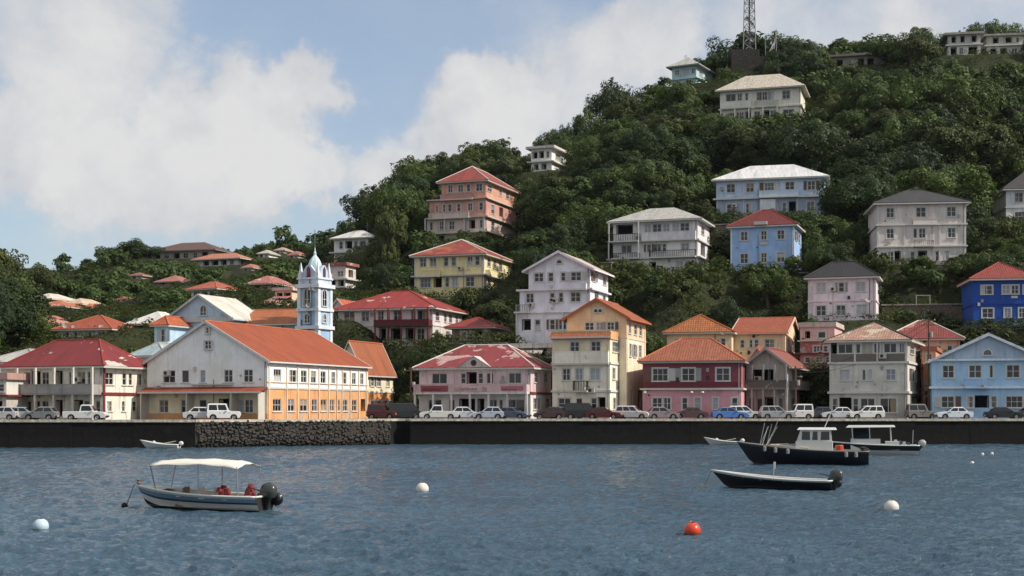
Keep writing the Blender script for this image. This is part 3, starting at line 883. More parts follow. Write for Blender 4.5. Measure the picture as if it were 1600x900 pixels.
def glyphs(txt, p0, ht, mat, ww):
    cu = bpy.data.curves.new('lettering', 'FONT'); cu.body = txt; cu.size = ht; cu.extrude = .012
    o = bpy.data.objects.new('lettering', cu); COL.objects.link(o); o.data.materials.append(mat)
    me_ = bpy.data.meshes.new_from_object(o); bpy.data.objects.remove(o)
    o = link('lettering', me_, h.root); o.matrix_local = h.M @ Matrix.Translation((h.lx(p0), fz - .055, z1 + .12)) @ Matrix.Rotation(R(90), 4, 'X') @ Matrix.Scale(ww, 4, (1, 0, 0))
glyphs('LLGarta', 716, .62, sgn, .85); glyphs('rneml', 737, .5, sgn, .95); glyphs('(S)s', 759, .62, sgn, .62); glyphs('ussionooos', 789, .42, plain('sign_red2', (150, 70, 76), .8), .95)
glyphs('cooootreose', 667, .5, plain('sign_dark', (112, 48, 50), .8), .85)
h.columns(654, 827, 7, 657, 614, 1.25, .11, wall((206, 196, 192), .7))
h.posts([709, 713, 768, 772], 614, 575, .16, .08, pk); h.band(614, .25, .12, REDT); h.wtop = h.z(576)
ro, zp = h.hip(574, 539, roofm((146, 54, 56), 'metal', .6, (190, 158, 152), .36), .6, capW, OFFW, ins=.32)
m = MB(); xa, xb = h.lx(716), h.lx(770); zz = h.z(574)
m.poly([(xa, -.62, zz + .07), (xb, -.62, zz + .07), ((xa + xb) / 2, -.62, zz + 1.35)])
for p, q in (((xa, zz + .07), ((xa + xb) / 2, zz + 1.35)), (((xa + xb) / 2, zz + 1.35), (xb, zz + .07))):
    m.poly([(p[0], -.75, p[1]), (q[0], -.75, q[1]), (q[0], 3.0, q[1]), (p[0], 3.0, p[1])])
dm = m.build('dormer', wall((196, 178, 172), .8, .4), ro)
MB().lathe([(.34, 0), (.34, .08), (.26, .1), (0, .1)], 14).build('vent', DARKT, dm, Matrix.Translation(((xa + xb) / 2, -.6, zz + .55)) @ Matrix.Rotation(R(90), 4, 'X'))
h.extras(3, ac=2, pipe=True)

# --- tall peach house with stepped front block
hm = h = House('house', 'four-storey peach house with orange gable roof and pale stepped front block', 886, 979, 1009, 0, 163.5, -18, zb=ZS)
pe = wall((222, 188, 146), .5); pe2 = wall((228, 208, 176), .5)
h.storey(657, 570, pe2, '', None, '987:3w 1000:5k', (640, 610))
h.storey(570, 528, pe2, '', None, '985:3w 991.5:3.5w 1000:4w', (556, 536))
h.storey(528, 495, pe, '921:14w 937:11c 954:11w', (515, 503), '984:3.5w 992.8:4.5w 1001:4w', (520, 503))
h.band(528, .15, .06); h.posts([980, 1007], 657, 497, .22, .05, pe, SIDE); h.wtop = h.z(497)
h.gable(495, 468, roofm(TERRA, 'tile', .25), pe, .55, .45, 'y', capO, board=capO)
h.arch(FRONT, 931, 5, 487, 482, pointed=False, bars=False); h.arch(FRONT, 938, 5, 487, 482, pointed=False, bars=False)
h = House('house', '', 863, 953, 972, 0, 160.3, -18, zb=ZS, root=hm)
an = wall((224, 214, 192), .4); an2 = wall((224, 206, 168), .5)
h.storey(657, 611, an, '882:19w 905:10d 928:9w 939.5:10k', (640, 622), '960:4w', (640, 622))
h.storey(611, 567, an, '885:12w 905:11c 930:15c', (594, 575), '959:4w 967:3w', (592, 575))
h.storey(567, 527, an2, '898:14w 931:15w', (549, 533), '961:8w', (549, 533))
for y in (611, 567): h.band(y, .24, .14, wall((196, 196, 192), .6))
h.balcony(898, 920, 610, 596, .9, 'rail', DARKT, OFFW); h.balcony(864, 952, 567, 549, .5, 'solid', an, OFFW)
h.lean(860, 955, 519, 526, .7, roofm(TERRA, 'tile', .3))
h.flat(527, wall((200, 150, 100), .6), .12, .75); h.extras(4, ac=1); h.wtop = h.z(530)

# --- maroon over pink house
h = House('house', 'house painted maroon above and pink below with terracotta hip roof on the quay', 1004, 1158, None, 0, 160, -13.5, L=10, zb=ZS)
mr, pn = wall((132, 62, 72), .5), wall((204, 140, 150), .6)
h.storey(657, 608, pn, '1027:15w 1042.5:11w 1070:8w 1080:10x 1090:10x 1118:8x 1128:11w 1148:9w', (640, 621))
h.storey(608, 564, mr, '1031.6:24w 1075.6:20w 1129.5:21w', (595, 575))
h.part(MB().box(-h.W + .02, -.02, -.07, -.002, h.z(606), h.z(597)), 'sill_panel', plain('maroon_panel', (108, 44, 52), .8))
h.band(607.5, .22, .28, OFFW); h.wtop = h.z(566)
h.posts([1159], 657, 566, .3, .04, wall((222, 200, 176), .5), SIDE)
h.hip(564, 529, roofm((160, 88, 60), 'tile', .45), .5, capO, GREYT, ins=.36); h.extras(5, ac=0)
for q in (1008, 1081, 1098):
    h.part(MB().lathe([(0, 0), (.14, 0), (.2, -.18), (.2, -.2), (0, -.2)], 10), 'wall_lamp', OFFW, M=Matrix.Translation((h.lx(q), -.35, h.z(611))))

# --- peach twin blocks with orange hip roofs behind it
h1 = h = House('house', 'peach house with two linked orange roofs standing behind the maroon house', 1042, 1143, None, 560, 178, -14, L=9)
ph = wall((226, 198, 158), .5)
h.storey(575, 519, ph, '1060.7:10w 1080:8w 1092:8w 1130:7w', (540, 529)); h.wtop = h.z(520)
h.hip(519, 494, roofm((176, 102, 56), 'tile', .4), .5, capO, OFFW, ins=.2)
h = House('house', '', 1146, 1227, 1247, 560, 179, -17, root=h1)
h.storey(575, 519.5, ph, '1160:6w 1173.5:4w 1182:7w 1202.5:15w', (543, 530), '1232:4w 1239:3.5w 1245:2w', (546, 528)); h.wtop = h.z(521)
h.gable(519.5, 498, roofm((164, 80, 50), 'tile', .4), ph, .45, .4, 'x', capO, board=plain('rake_pink', (214, 176, 160), .8))
h = House('house', 'low terracotta roofed shed between the maroon house and the grey veranda house', 1166, 1200, None, 0, 170, -16, L=5, zb=ZS)
h.storey(650, 566, wall((204, 168, 140), .8, .3), '1180:8k', (590, 575)); h.gable(566, 543, roofm((176, 72, 46), 'tile', .5), wDirty, .3, .3, 'y', capO, board=plain('rake_pink', (214, 176, 160), .8))

# --- grey veranda house
h = House('house', 'weathered grey house with gabled dusty-red roof and dark upper veranda', 1166, 1230, 1268, 0, 164.5, -20, zb=ZS, frame=GREYT, trim=False)
gy = wall((170, 166, 158), .9, .2); gs = wall((206, 192, 158), 1.0, .5)
h.storey(657, 607, gy, '1174:8w 1187:9d 1204:14k 1220:7w', (642, 622), '1240:7w 1256:7k', (642, 622))
h.storey(607, 569, gy, '1182.8:11k 1195:8k 1206.5:8k', (604, 578), '1240:4w 1248:5w 1259:5w', (596, 577))
h.balcony(1160, 1232, 606, 595, 1.6, 'solid', wall((92, 90, 86), .9, .2), wall((120, 114, 106), .9))
h.balcony(1233, 1268, 606, 595, 1.2, 'solid', wall((100, 92, 80), 1, .4), wall((110, 104, 96), .9), SIDE)
h.columns(1161, 1231, 5, 657, 570, 1.55, .1, wall((150, 144, 136), .8)); h.wtop = h.z(571)
h.gable(569, 545, roofm(DUSTY, 'tile', .6), wall((164, 158, 148), .9, .3), .6, .9, 'y', capR, board=GREYT); h.extras(6, ac=1)

h = House('house', 'narrow pink stacked house with red ledges squeezed behind the grey veranda house', 1250, 1304, 1316, 575, 178, -20)
pkk = wall((204, 140, 140), .8, .4)
h.storey(600, 552, pkk, '1262:8w 1280:11w 1293:6w', (566, 558)); h.storey(552, 532, wall((166, 96, 92), .9, .4), '1276:10w 1290:7w', (550, 540)); h.storey(532, 508, wall((212, 168, 160), .8, .4), '1262:4k 1284:12n', (528, 518))
h.band(552, .2, .5, REDT); h.band(532, .15, .3, OFFW); h.flat(508, wall((190, 170, 164), .9, .4), .25, .4); h.extras(7, ac=1, pipe=False)

# --- beige three-storey house with tiled hip roof
h = House('house', 'three-storey beige-grey house with pale mottled tile roof and glazed top gallery', 1296, 1418, 1438, 0, 161, -22, zb=ZS)
bg = wall((196, 192, 180), .5); bg2 = wall((168, 162, 148), .6)
h.storey(657, 613, wall((178, 172, 160), .8), '1305:9w 1320:18k 1337:8w 1355.8:22g 1388:26g', (645, 622), '1428:6k', (645, 620))
h.storey(613, 566, bg, '1319.7:15c 1350:5n 1359.5:7c 1392:15c', (594, 577), '1424:3w 1431:3w', (595, 575))
h.storey(566, 531, bg2, '1303:8k 1321:23g 1341:7n 1353:15g 1370:9g 1391:20g 1409:8g', (551, 536), '1425:6w 1433:4w', (551, 536))
h.band(613, .25, .2); h.band(566, .25, .2)
for a, b in ((1298, 1335), (1338, 1370), (1372, 1416)):
    h.part(MB().box(h.lx(a), h.lx(b), -.12, -.002, h.z(564), h.z(552)), 'gallery_panel', plain('panel_brown', (112, 104, 94), .8))
h.posts([1297, 1336, 1371, 1416], 564, 532, .2, .16, bg); h.wtop = h.z(533)
h.hip(531, 504, roofm((176, 134, 112), 'tile', .55, (190, 178, 160), .3), .55, capD, OFFW, ins=.42); h.extras(8, ac=1)

h = House('house', 'pink-walled house with broad mottled red tile roof behind the beige house', 1384, 1500, None, 560, 180, -17, L=8)
h.storey(590, 529, wall((220, 176, 146), .7, .2), '1452:8w 1466:8w 1484:8w', (556, 540), '', (556, 540)); h.wtop = h.z(531)
h.hip(529, 501, roofm((142, 60, 54), 'tile', .6, (172, 122, 108), .3), .6, capW, OFFW); h.extras(9, ac=0, aerial=1)
h = House('house', 'orange-plastered lean house in the gap between the beige and light blue houses', 1440, 1462, 1472, 0, 168, -20, zb=ZS)
h.storey(650, 572, wall((196, 120, 78), 1.0, .5), '1452:8k', (640, 622)); h.storey(572, 545, wall((206, 150, 110), .9, .4), '1452:8w', (564, 553)); h.flat(545, wall((160, 100, 80), .8), .2, .3)

# --- light blue house at the right edge
h = House('house', 'light blue two-storey house with broad blue gable front on the quay', 1456, 1634, None, 0, 160.5, -12, L=12, zb=ZS)
lb = wall((150, 190, 222), .4)
h.storey(657, 606, lb, '1481:20w 1516:9w 1534:19k 1553:9w 1585:26w', (637, 619))
h.storey(606, 562, lb, '1481.8:18w 1523.8:19w 1549:4n 1583:20w', (590, 570))
h.band(605, .25, .3, wall((186, 200, 212), .5)); h.balcony(1507, 1546, 604, 592, .9, 'rail', wall((150, 176, 200), .5), lb); h.wtop = h.z(564)
h.gable(562, 523, roofm((164, 66, 54), 'tile', .5), wall((158, 178, 196), .5), .5, .5, 'y', capW, board=wall((186, 196, 204), .5))
h.part(MB().box(-h.W - .4, .4, -.45, -.002, h.z(563), h.z(560)), 'cornice', wall((186, 196, 204), .5))
h.arch(FRONT, 1543, 12, 554, 546, pointed=False, bars=False); h.extras(10, ac=1)

# --- left edge roofs behind the villa
h = House('house', 'low grey house with pale sheet roof at the left edge behind the villa', -26, 58, None, 0, 168, -16, L=9, zb=ZS)
h.storey(650, 566, wDirty, '6:10w 25:9w', (620, 600)); h.hip(566, 546, roofm((186, 184, 178), 'metal', .6, (150, 80, 62), .2), .5, GREYT, OFFW)
h = House('house', 'grimy white two-storey shop cut by the left edge of the quay', -30, 10, None, 0, 150, -12, L=7, zb=ZS)
h.storey(657, 618, wPatch, '-4:12k', (648, 628)); h.storey(618, 590, wDirty, '2:9w', (612, 600)); h.band(618, .2, .4, REDT); h.flat(590, wall((170, 130, 118), .9), .3, .5)
h = House('house', 'small house with pale teal hip roof between villa and warehouse', 206, 256, None, 0, 178, -20, L=8, zb=ZS)
h.storey(650, 556, wall((170, 196, 206), .7), '224:7w 240:7w', (575, 562)); h.hip(556, 536, roofm((150, 172, 178), 'metal', .5, (196, 196, 190), .3), .5, GREYT, OFFW)

# --- church
ch = h = House('church', 'sky blue church with pale gable roof, orange wing and white-trimmed belfry tower', 262, 363, 414, 0, 186, -22, zb=4.0, cat='church')
cb, cl = wall((148, 182, 212), .45), wall((168, 196, 212), .4)
h.storey(650, 498, cb, '300:8w 328:8w', (560, 540), '376:6w 392:6w', (530, 512)); h.wtop = h.z(500)
h.gable(496, 461, roofm((206, 200, 186), 'metal', .3), cl, .5, .5, 'y', None, board=wall((178, 184, 186), .5))
h.part(MB().box(-h.W - .3, .3, -.4, -.002, h.z(502), h.z(495)), 'cornice', wall((180, 178, 170), .6))
h.arch(FRONT, 318, 9, 491, 476)
h.posts([266, 286, 330, 361], 650, 503, .6, .12, cl)
h = House('church', '', 242, 262, None, 0, 184, -22, L=6, zb=4.0, root=ch)
h.storey(650, 508, wall((160, 192, 216), .5), '256:9w', (534, 514)); h.posts([244, 261], 650, 508, .4, .1, cl)
h.hip(508, 495, roofm((190, 92, 56), 'tile', .4), .5, capO, OFFW); h.band(537, .3, .2)
h = House('church', '', 378, 462, None, 0, 187, -12, L=10, zb=4.0, root=ch)
h.storey(650, 505, wall((156, 166, 172), .5), '400:6w 430:6w', (540, 520)); h.gable(505, 485, roofm((174, 96, 50), 'metal', .3), cl, .5, .3, 'x', capO, board=OFFW)
h = tw = House('church', '', 466, 497, 514, 0, 184, -28, zb=4.0, root=ch)
tb = wall((146, 182, 220), .4)
h.storey(650, 511, tb); h.storey(511, 483, tb); h.storey(483, 446, tb)
for y, hh, p in ((511, .45, .3), (483, .4, .22), (446, .5, .35)): h.band(y, hh, p, wall((206, 212, 216), .3))
h.storey(446, 434, wall((186, 198, 212), .4)); h.band(434, .22, .15, wall((206, 212, 216), .3))
h.corners(650, 448, .42, .1, wall((206, 212, 216), .3))
for p, ys, yt, wp in ((480, 477, 451, 10), (480, 504, 490, 7)): h.arch(FRONT, p, wp, ys, yt)
for p, ys, yt, wp in ((506.5, 477, 452, 6), (506.8, 503, 490, 4.5)): h.arch(SIDE, p, wp, ys, yt)
cx, cy, zt = -h.W / 2, h.L / 2, h.z(434); hw = min(h.W, h.L) / 2
tr = wall((206, 212, 216), .3)
for px_, py_ in ((-h.W + .25, .25), (-.25, .25), (-.25, h.L - .25), (-h.W + .25, h.L - .25)):
    p = MB(); p.box(px_ - .28, px_ + .28, py_ - .28, py_ + .28, zt, zt + .7)
    p.hexa([(px_ - .2, py_ - .2, zt + .7), (px_ + .2, py_ - .2, zt + .7), (px_ + .2, py_ + .2, zt + .7), (px_ - .2, py_ + .2, zt + .7),
            (px_ - .04, py_ - .04, zt + 2.1), (px_ + .04, py_ - .04, zt + 2.1), (px_ + .04, py_ + .04, zt + 2.1), (px_ - .04, py_ + .04, zt + 2.1)])
    h.part(p, 'pinnacle', tr)
# belfry pediments on front and side, then the dome
for which, len_ in ((FRONT, h.W), (SIDE, h.L)):
    M, f, lo, hi = h.face(which, -h.W, 0, 0, h.L); c = (lo + hi) / 2; q = len_ * .36
    pd = MB(); z2 = h.z(413)
    pts = [(c - q, zt), (c + q, zt), (c + q * .8, zt + (z2 - zt) * .5), (c + q * .25, z2), (c - q * .25, z2), (c - q * .8, zt + (z2 - zt) * .5)]
    pd.poly([(x, .1, z) for x, z in pts]); pd.poly([(x, .5, z) for x, z in reversed(pts)])
    for k in range(6):
        a, b = pts[k], pts[(k + 1) % 6]
        pd.poly([(a[0], .1, a[1]), (a[0], .5, a[1]), (b[0], .5, b[1]), (b[0], .1, b[1])])
    h.part(pd, 'pediment', wall((176, 186, 208), .4), M=M)
    nm = MB(); nm.poly([(c - .3, .07, zt + .2), (c + .3, .07, zt + .2), (c + .3, .07, zt + 1.2), (c, .07, zt + 1.6), (c - .3, .07, zt + 1.2)])
    h.part(nm, 'niche', plain('niche_dark', (70, 56, 62), .8), M=M)
st_ = MB().box(cx - .3, cx + .3, .02, .12, zt + .15, zt + .3).lathe([(.16, 0), (.18, .4), (.13, .62), (.05, .66), (.09, .74), (.09, .86), (0, .92)], 10, (cx, .04, zt + .3))
h.part(st_, 'statue', plain('statue_red', (140, 62, 70), .8))
r8 = hw * .66; prof = [(r8, 0), (r8, h.z(421) - zt), (r8 * .92, h.z(417) - zt), (r8 * .86, h.z(410) - zt), (r8 * .72, h.z(405) - zt), (r8 * .48, h.z(400.5) - zt), (r8 * .24, h.z(397) - zt), (.16, h.z(394.5) - zt), (.22, h.z(393) - zt), (.1, h.z(390) - zt), (.05, h.z(384) - zt), (0, h.z(383) - zt)]
h.part(MB().lathe(prof, 8, (cx, cy, zt)), 'dome', wall((176, 200, 200), .5))
h.part(MB().tube([(cx, cy, h.z(386)), (cx, cy, h.z(356))], .05, 6).box(cx - .45, cx + .45, cy - .04, cy + .04, h.z(372), h.z(371)).box(cx - .3, cx + .3, cy - .04, cy + .04, h.z(377), h.z(376)), 'cross', METAL)
h.top = h.z(395)

# --- middle slope
h = House('house', 'tall lilac-white four-level house with stepped balconies and low front gable', 808, 922, 950, 545, 186, -18, found=4)
ll = wall((214, 212, 222), .4)
h.storey(545, 486, ll, '822.6:11k 831.4:6w 840:8w 863:8w 879:12w 900:12w', (514, 498))
h.storey(486, 451, ll, '828:12w 863:7w 876.6:7w 899.4:15w', (471, 456), '932:5k 944:4w', (471, 455), x0=h.lx(812))
h.storey(451, 418, ll, '842:14w 860.6:8w 880:7w 900:16w', (438, 424), '928.6:5w 944.6:5w', (438, 424), x0=h.lx(826))
h.band(486, .22, .35, wall((220, 214, 220), .4)); h.band(451, .22, .4, wall((220, 208, 214), .4), x0=h.lx(812)); h.wtop = h.z(420)
h.balcony(808, 830, 485, 475, .8, 'rail', GREYT); h.balcony(886, 918, 451, 443, .7, 'solid', ll)
h.gable(418, 394, roofm((196, 170, 162), 'metal', .4), ll, .7, .6, 'y', None, board=wall((220, 216, 220), .4), x0=h.lx(826)); h.arch(FRONT, 874, 7, 410, 405, pointed=False, bars=False)
h.extras(11, ac=3); h.columns(808, 880, 2, 545, 487, .3, .1)

h = House('shed', 'jumbled white flat-roofed annex at the foot of the lilac house', 800, 868, None, 560, 178, -17, L=5, cat='shed')
h.storey(580, 541, wPatch, '808:10k 826:12k 848:10k', (556, 545)); h.flat(541, wall((198, 190, 184), .9, .3), .5, .4); h.lean(812, 850, 545, 552, 1.4, roofm((190, 184, 178), 'metal', .7))

h = House('house', 'long white house with bright red hip roof and maroon balcony above the annex', 528, 676, 722, 540, 200, -18, trim=False, frame=OFFW)
yw = wall((214, 196, 142), .6)
h.storey(552, 508, wall((196, 186, 178), .8, .2), '578:6w 598:8k 619:14k 640:10k 657.6:12w', (531, 513), '683:5w 700:6w', (528, 514))
h.storey(508, 481, wall((206, 196, 196), .6), '545.8:17g 570.8:12w 595:9w 607:5n 621:12w 633.5:12k 646:8w 660.5:17g', (500, 484), '683.7:6w 696:4w 704:5w 714:4w', (500, 486))
h.balcony(590, 676, 508, 500, 1.5, 'solid', plain('maroon_rail', (96, 30, 34), .8), DARKT); h.columns(592, 674, 5, 548, 482, 1.45, .1, REDT)
h.part(MB().box(h.lx(652), h.lx(675), -.3, -.002, h.z(545), h.z(532)), 'plinth', REDT); h.band(508, .15, .08, OFFW); h.wtop = h.z(482)
h.hip(481, 455, roofm((154, 46, 42), 'metal', .4, (206, 186, 176), .02), .8, capR, OFFW); h.extras(12, ac=1)

h = House('shed', 'small stone hut with red pyramid roof below the yellow house', 706, 766, None, 533, 190, -18, L=5.5, cat='hut')
h.storey(545, 511, stone_mat('hut_stone', (150, 140, 124), 1.6), '725:8w 748:7k', (530, 518)); h.hip(511, 496, roofm((150, 50, 42), 'metal', .5), .8, capR, GREYT)

h = House('house', 'pale yellow house with red and orange hip roof on the middle slope', 648, 756, 800, 462, 228, -18)
ye = wall((226, 208, 150), .4)
h.storey(466, 429, ye, '665:16w 684:11k 698.7:6w 711:8x 734.6:13w', (447, 432), '764:5w 784:9k', (449, 433))
h.storey(429, 397, ye, '661:10w 676.7:10w 697:7w 709:7w 734.6:8w 746:7w', (414, 400), '764:5w 773:4w 782:5w', (414, 401))
h.band(429, .25, .5, OFFW); h.balcony(652, 690, 429, 421, .8, 'solid', ye); h.balcony(758, 790, 429, 421, .8, 'solid', ye, which=SIDE); h.corners(466, 398, .3, .05); h.wtop = h.z(398)
h.hip(397, 376, roofm((150, 56, 46), 'metal', .4, (160, 98, 64), .4), .7, capW, OFFW); h.extras(13, ac=1)

h = House('house', 'tall salmon pink house with red hip roof and stepped left balconies high on the ridge', 690, 759, 806, 382, 262, -20)
sa = wall((200, 140, 126), .7, .2); so = wall((208, 148, 122), .6, .15); sw = wall((206, 182, 170), .7, .3)
h.storey(388, 362, wall((150, 146, 122), .9, .4), '690:6k 735:9k 750:8k', (384, 366), x0=h.lx(668))
h.storey(362, 338, sw, '674:5w 690:6w 706:8w 738:7k 752:4w', (356, 343), '770:5w', (356, 343), x0=h.lx(667))
h.storey(338, 309, sa, '682.5:3n 694:4w 703:6w 716.7:5w 734.5:7w 751.7:6w', (328, 316), '770:5w 783:5k', (330, 316), x0=h.lx(671))
h.storey(309, 282, so, '703.7:7w 719.7:8w 732:5w 748.7:10w', (298, 286), '765:7w 782:4w 793:5w', (297, 286))
h.band(362, .2, .5, OFFW, x0=h.lx(667)); h.band(338, .25, .6, OFFW, x0=h.lx(670)); h.band(309, .22, .5, OFFW, x0=h.lx(672)); h.wtop = h.z(283)
h.balcony(672, 735, 338, 331, .9, 'solid', sw); h.balcony(690, 740, 309, 302, .8, 'solid', sa); h.columns(666, 758, 4, 362, 339, .6, .12)
h.posts([760], 388, 283, .25, .06, sa, SIDE)
h.hip(282, 265, roofm((150, 62, 52), 'metal', .4), .8, capW, OFFW)

h = House('house', 'white two-level house with pale roof left of the ridge trees', 522, 578, 599, 413, 300, -20)
h.storey(418, 393, wW, '530:5w 548:6k 565:6w', (408, 399), '590:5w', (408, 399)); h.storey(393, 371, wW, '533:5w 545:9k 556:5w 567:8w', (387, 376), '589:6w', (386, 376))
h.band(393, .3, .8); h.hip(371, 360, roofm((204, 202, 198), 'metal', .3), .8, None, OFFW); h.extras(14, ac=0, aerial=1)
h = House('house', 'whitewashed ruin with arches and rusty roof rim right of the belfry', 497, 540, 556, 449, 256, -22)
h.storey(462, 436, wW, '506:7k 520:7k 533:7k', (447, 438)); h.storey(436, 413, wall((204, 190, 182), .9, .3), '505:5k 532:9w', (432, 423), '548:6k', (432, 421))
h.band(436, .25, .7); h.flat(413, wall((150, 84, 76), .9, .3), .5, .35)
h = House('shed', 'small white shed with rust-red roof just right of the belfry', 517, 540, None, 500, 206, -20, L=5, cat='shed')
h.storey(515, 482, wW, '526:6k', (498, 487)); h.gable(482, 468, roofm((186, 84, 56), 'metal', .5), wW, .4, .4, 'y', None, board=WHITE)

# --- left slope houses
h = House('house', 'white house with salmon hip roof peeping over the church roof', 299, 338, 369, 470, 262, -30)
h.storey(475, 451, wW, '307:7k 320:7k 331:5k', (466, 456), '346:5w 353:5w 361:4w', (463, 456)); h.hip(451, 440, roofm((184, 92, 68), 'tile', .4, (206, 160, 140), .2), .9, capO, OFFW)
h = House('house', 'white-walled house with rust orange hip roof behind the crimson villa', 92, 172, None, 533, 202, -16, L=8)
h.storey(548, 514, wall((212, 208, 200), .8, .1), '104:6w 118:5n 140:6w 158:8w', (527, 518)); h.hip(514, 493, roofm((172, 76, 50), 'tile', .5), .8, capO, OFFW)
h = House('house', 'white-roofed house left of the church behind dark shrubs', 208, 256, None, 512, 204, -18, L=7)
h.storey(530, 506, wall((120, 112, 102), .8, .2), '218:8k 236:8k', (520, 510)); h.hip(506, 487, roofm((212, 208, 198), 'metal', .25), 1.0, None, OFFW)
h = House('house', 'small house with flat white roof topmost on the left slope', 46, 80, None, 474, 276, -20, L=8)
h.storey(480, 467, wall((190, 170, 150), .8), '55:7k 68:8k', (474, 469)); h.hip(467, 459, roofm((216, 200, 186), 'metal', .4), .8, None, OFFW)
h = House('house', 'small white house with orange tiled roof under the left slope tree', 56, 100, None, 490, 262, -18, L=7)
h.storey(498, 479, wW, '66:6k 84:5w', (487, 481)); h.hip(479, 469, roofm((196, 112, 72), 'tile', .5, (222, 186, 160), .15), .8, None, OFFW)
h = House('house', 'small hut with curved beige roof on the left slope', 104, 128, None, 480, 268, -20, L=7)
h.storey(488, 475, wall((212, 190, 170), .7), '112:5k 121:4k', (479, 476)); h.hip(475, 467, roofm((204, 176, 146), 'metal', .5), .6, None, OFFW)
h = House('house', 'low pink cottage with rose coloured roof left of the belfry', 392, 424, None, 452, 262, -20, L=8)
h.storey(462, 443, wall((196, 150, 140), .9, .3), '402:6k 414:6k', (450, 445)); h.hip(443, 432, roofm((186, 110, 100), 'tile', .5, (222, 180, 172), .3), .9, None, OFFW)
h = House('house', 'cream cottage with arched porch just left of the belfry', 430, 456, None, 470, 246, -18, L=7)
h.storey(478, 452, wall((222, 196, 160), .8, .2), '437:7k 449:8k', (468, 458)); h.flat(452, wall((214, 176, 160), .8), .4, .35); h.lean(430, 456, 462, 466, 1.6, roofm((206, 110, 110), 'metal', .4))
h = House('house', 'broad dark-roofed villa on top of the far left hill', 236, 334, None, 404, 440, -16, L=14, trim=False)
h.storey(412, 390, wall((160, 150, 136), .8), '246:8k 260:8w 276:8k 290:7w 304:8w 320:8k', (402, 394)); h.hip(390, 379, roofm((108, 78, 70), 'tile', .5), 1.2, None, GREYT)
h = House('house', 'white villa with flat salmon roof below the far hilltop villa', 312, 372, 387, 415, 420, -22, trim=False)
h.storey(424, 404, wW, '322:8k 336:9k 350:7k 362:6w', (413, 406), '380:5k', (412, 406)); h.hip(404, 396, roofm((196, 120, 92), 'tile', .3), 2.0, None, WHITE)
h = House('house', 'tumbledown pink house on the bare patch of the far left hill', 246, 280, None, 446, 360, -18, L=9, trim=False)
h.storey(454, 440, wall((186, 130, 110), .9, .5), '254:6k 270:6k', (444, 441)); h.hip(440, 431, roofm((176, 110, 96), 'tile', .7), .8, None, GREYT)

SMALL = [  # little houses scattered over the left slopes: left, right, base row, depth, eave, peak, wall, roof, label
    (50, 62, 504, 236, 497, 492, (206, 160, 150), (190, 110, 96), 'tiny rose-roofed hut lowest beside the left edge tree'), (63, 76, 512, 226, 505, 500, (212, 190, 176), (200, 132, 116), 'tiny salmon-roofed hut just above the rust orange roof'),
    (128, 142, 486, 268, 480, 475, (206, 196, 180), (196, 110, 80), 'tiny orange-roofed hut right of the beige curved roof'), (176, 196, 478, 300, 470, 464, (214, 208, 200), (176, 100, 84), 'little white house with dull red roof in the trees left of the church'),
    (346, 364, 436, 372, 430, 425, (212, 206, 196), (178, 116, 100), 'little white house below the flat salmon roofed villa'), (404, 420, 402, 440, 396, 391, (214, 210, 204), (190, 180, 170), 'leftmost of the tiny white houses on the far ridge'),
    (430, 444, 396, 452, 391, 387, (216, 212, 206), (196, 150, 134), 'second tiny white house on the far ridge'), (452, 466, 404, 436, 398, 393, (210, 200, 190), (180, 100, 84), 'tiny red-roofed house on the far ridge left of the belfry cross'),
    (380, 394, 424, 396, 418, 413, (206, 184, 168), (186, 110, 92), 'little pink house right of the flat salmon roofed villa'), (410, 426, 482, 232, 474, 468, (214, 190, 180), (196, 130, 120), 'tiny pink house between the church roof and the arched cottage'),
    (205, 222, 436, 372, 430, 426, (196, 176, 156), (160, 100, 84), 'little brown-roofed house on the left flank of the far hill'), (478, 494, 440, 300, 433, 427, (214, 206, 198), (176, 84, 70), 'little white house hidden behind the belfry dome')]
for xl_, xc_, yb_, D_, ye_, yp_, wc_, rc_, lb_ in SMALL:
    h = House('house', lb_, xl_, xc_, None, yb_, D_, -20, L=6, found=3, trim=False, group='little houses on the left slopes')
    mid = (xl_ + xc_) / 2; q_ = (xc_ - xl_) * .24
    h.storey(yb_ + 4, ye_, wall(wc_, .7, .1), '%.1f:%.1fk %.1f:%.1fw' % (mid - q_, q_ * .9, mid + q_, q_ * .9), (yb_ - 1.0, ye_ + 1.5)); h.hip(ye_, yp_, roofm(rc_, 'tile', .5), .6, None, OFFW)

# --- upper slope, right half
h = House('house', 'broad powder blue house with white metal hip roof high on the right slope', 1119, 1289, None, 338, 238, -13.5, L=11)
pb = wall((176, 198, 226), .35); pb_shade = wall((150, 166, 190), .45)  # lower storey's darker blue has the slab's shade put into the colour
h.storey(345, 306, pb_shade, '1142.5:14w 1170:9w 1196:6w 1225.5:6w 1238:9k 1266.7:12w', (329, 314)); h.storey(306, 276, pb, '1142:13w 1172:12w 1202:15w 1234:14w 1267.8:12w', (296, 282))
h.band(306, .28, .5); h.balcony(1186, 1248, 305, 296, .9, 'solid', wall((190, 206, 226), .4)); h.part(MB().box(h.lx(1188), h.lx(1212), -.5, -.002, h.z(337), h.z(309)), 'porch', wall((212, 216, 220), .4))
h.posts([1121, 1162, 1214, 1246, 1287], 345, 277, .22, .08); h.wtop = h.z(278)
h.hip(276, 258, roofm((206, 206, 206), 'metal', .25), .8, None, WHITE); h.extras(15, ac=1)
h = House('house', 'square cornflower blue house with dark red pyramid roof', 1142, 1240.5, 1252, 422, 212, -19, found=6)
sb = wall((146, 180, 228), .4)
h.storey(426, 387, sb, '1162.8:12w 1193.5:9w 1220:12w', (409, 394), '1247:3w', (409, 394)); h.storey(387, 351, sb, '1162.8:11w 1193.5:9w 1220:11w', (373, 359), '1244:2.5w 1249:2.5w', (373, 359)); h.wtop = h.z(352)
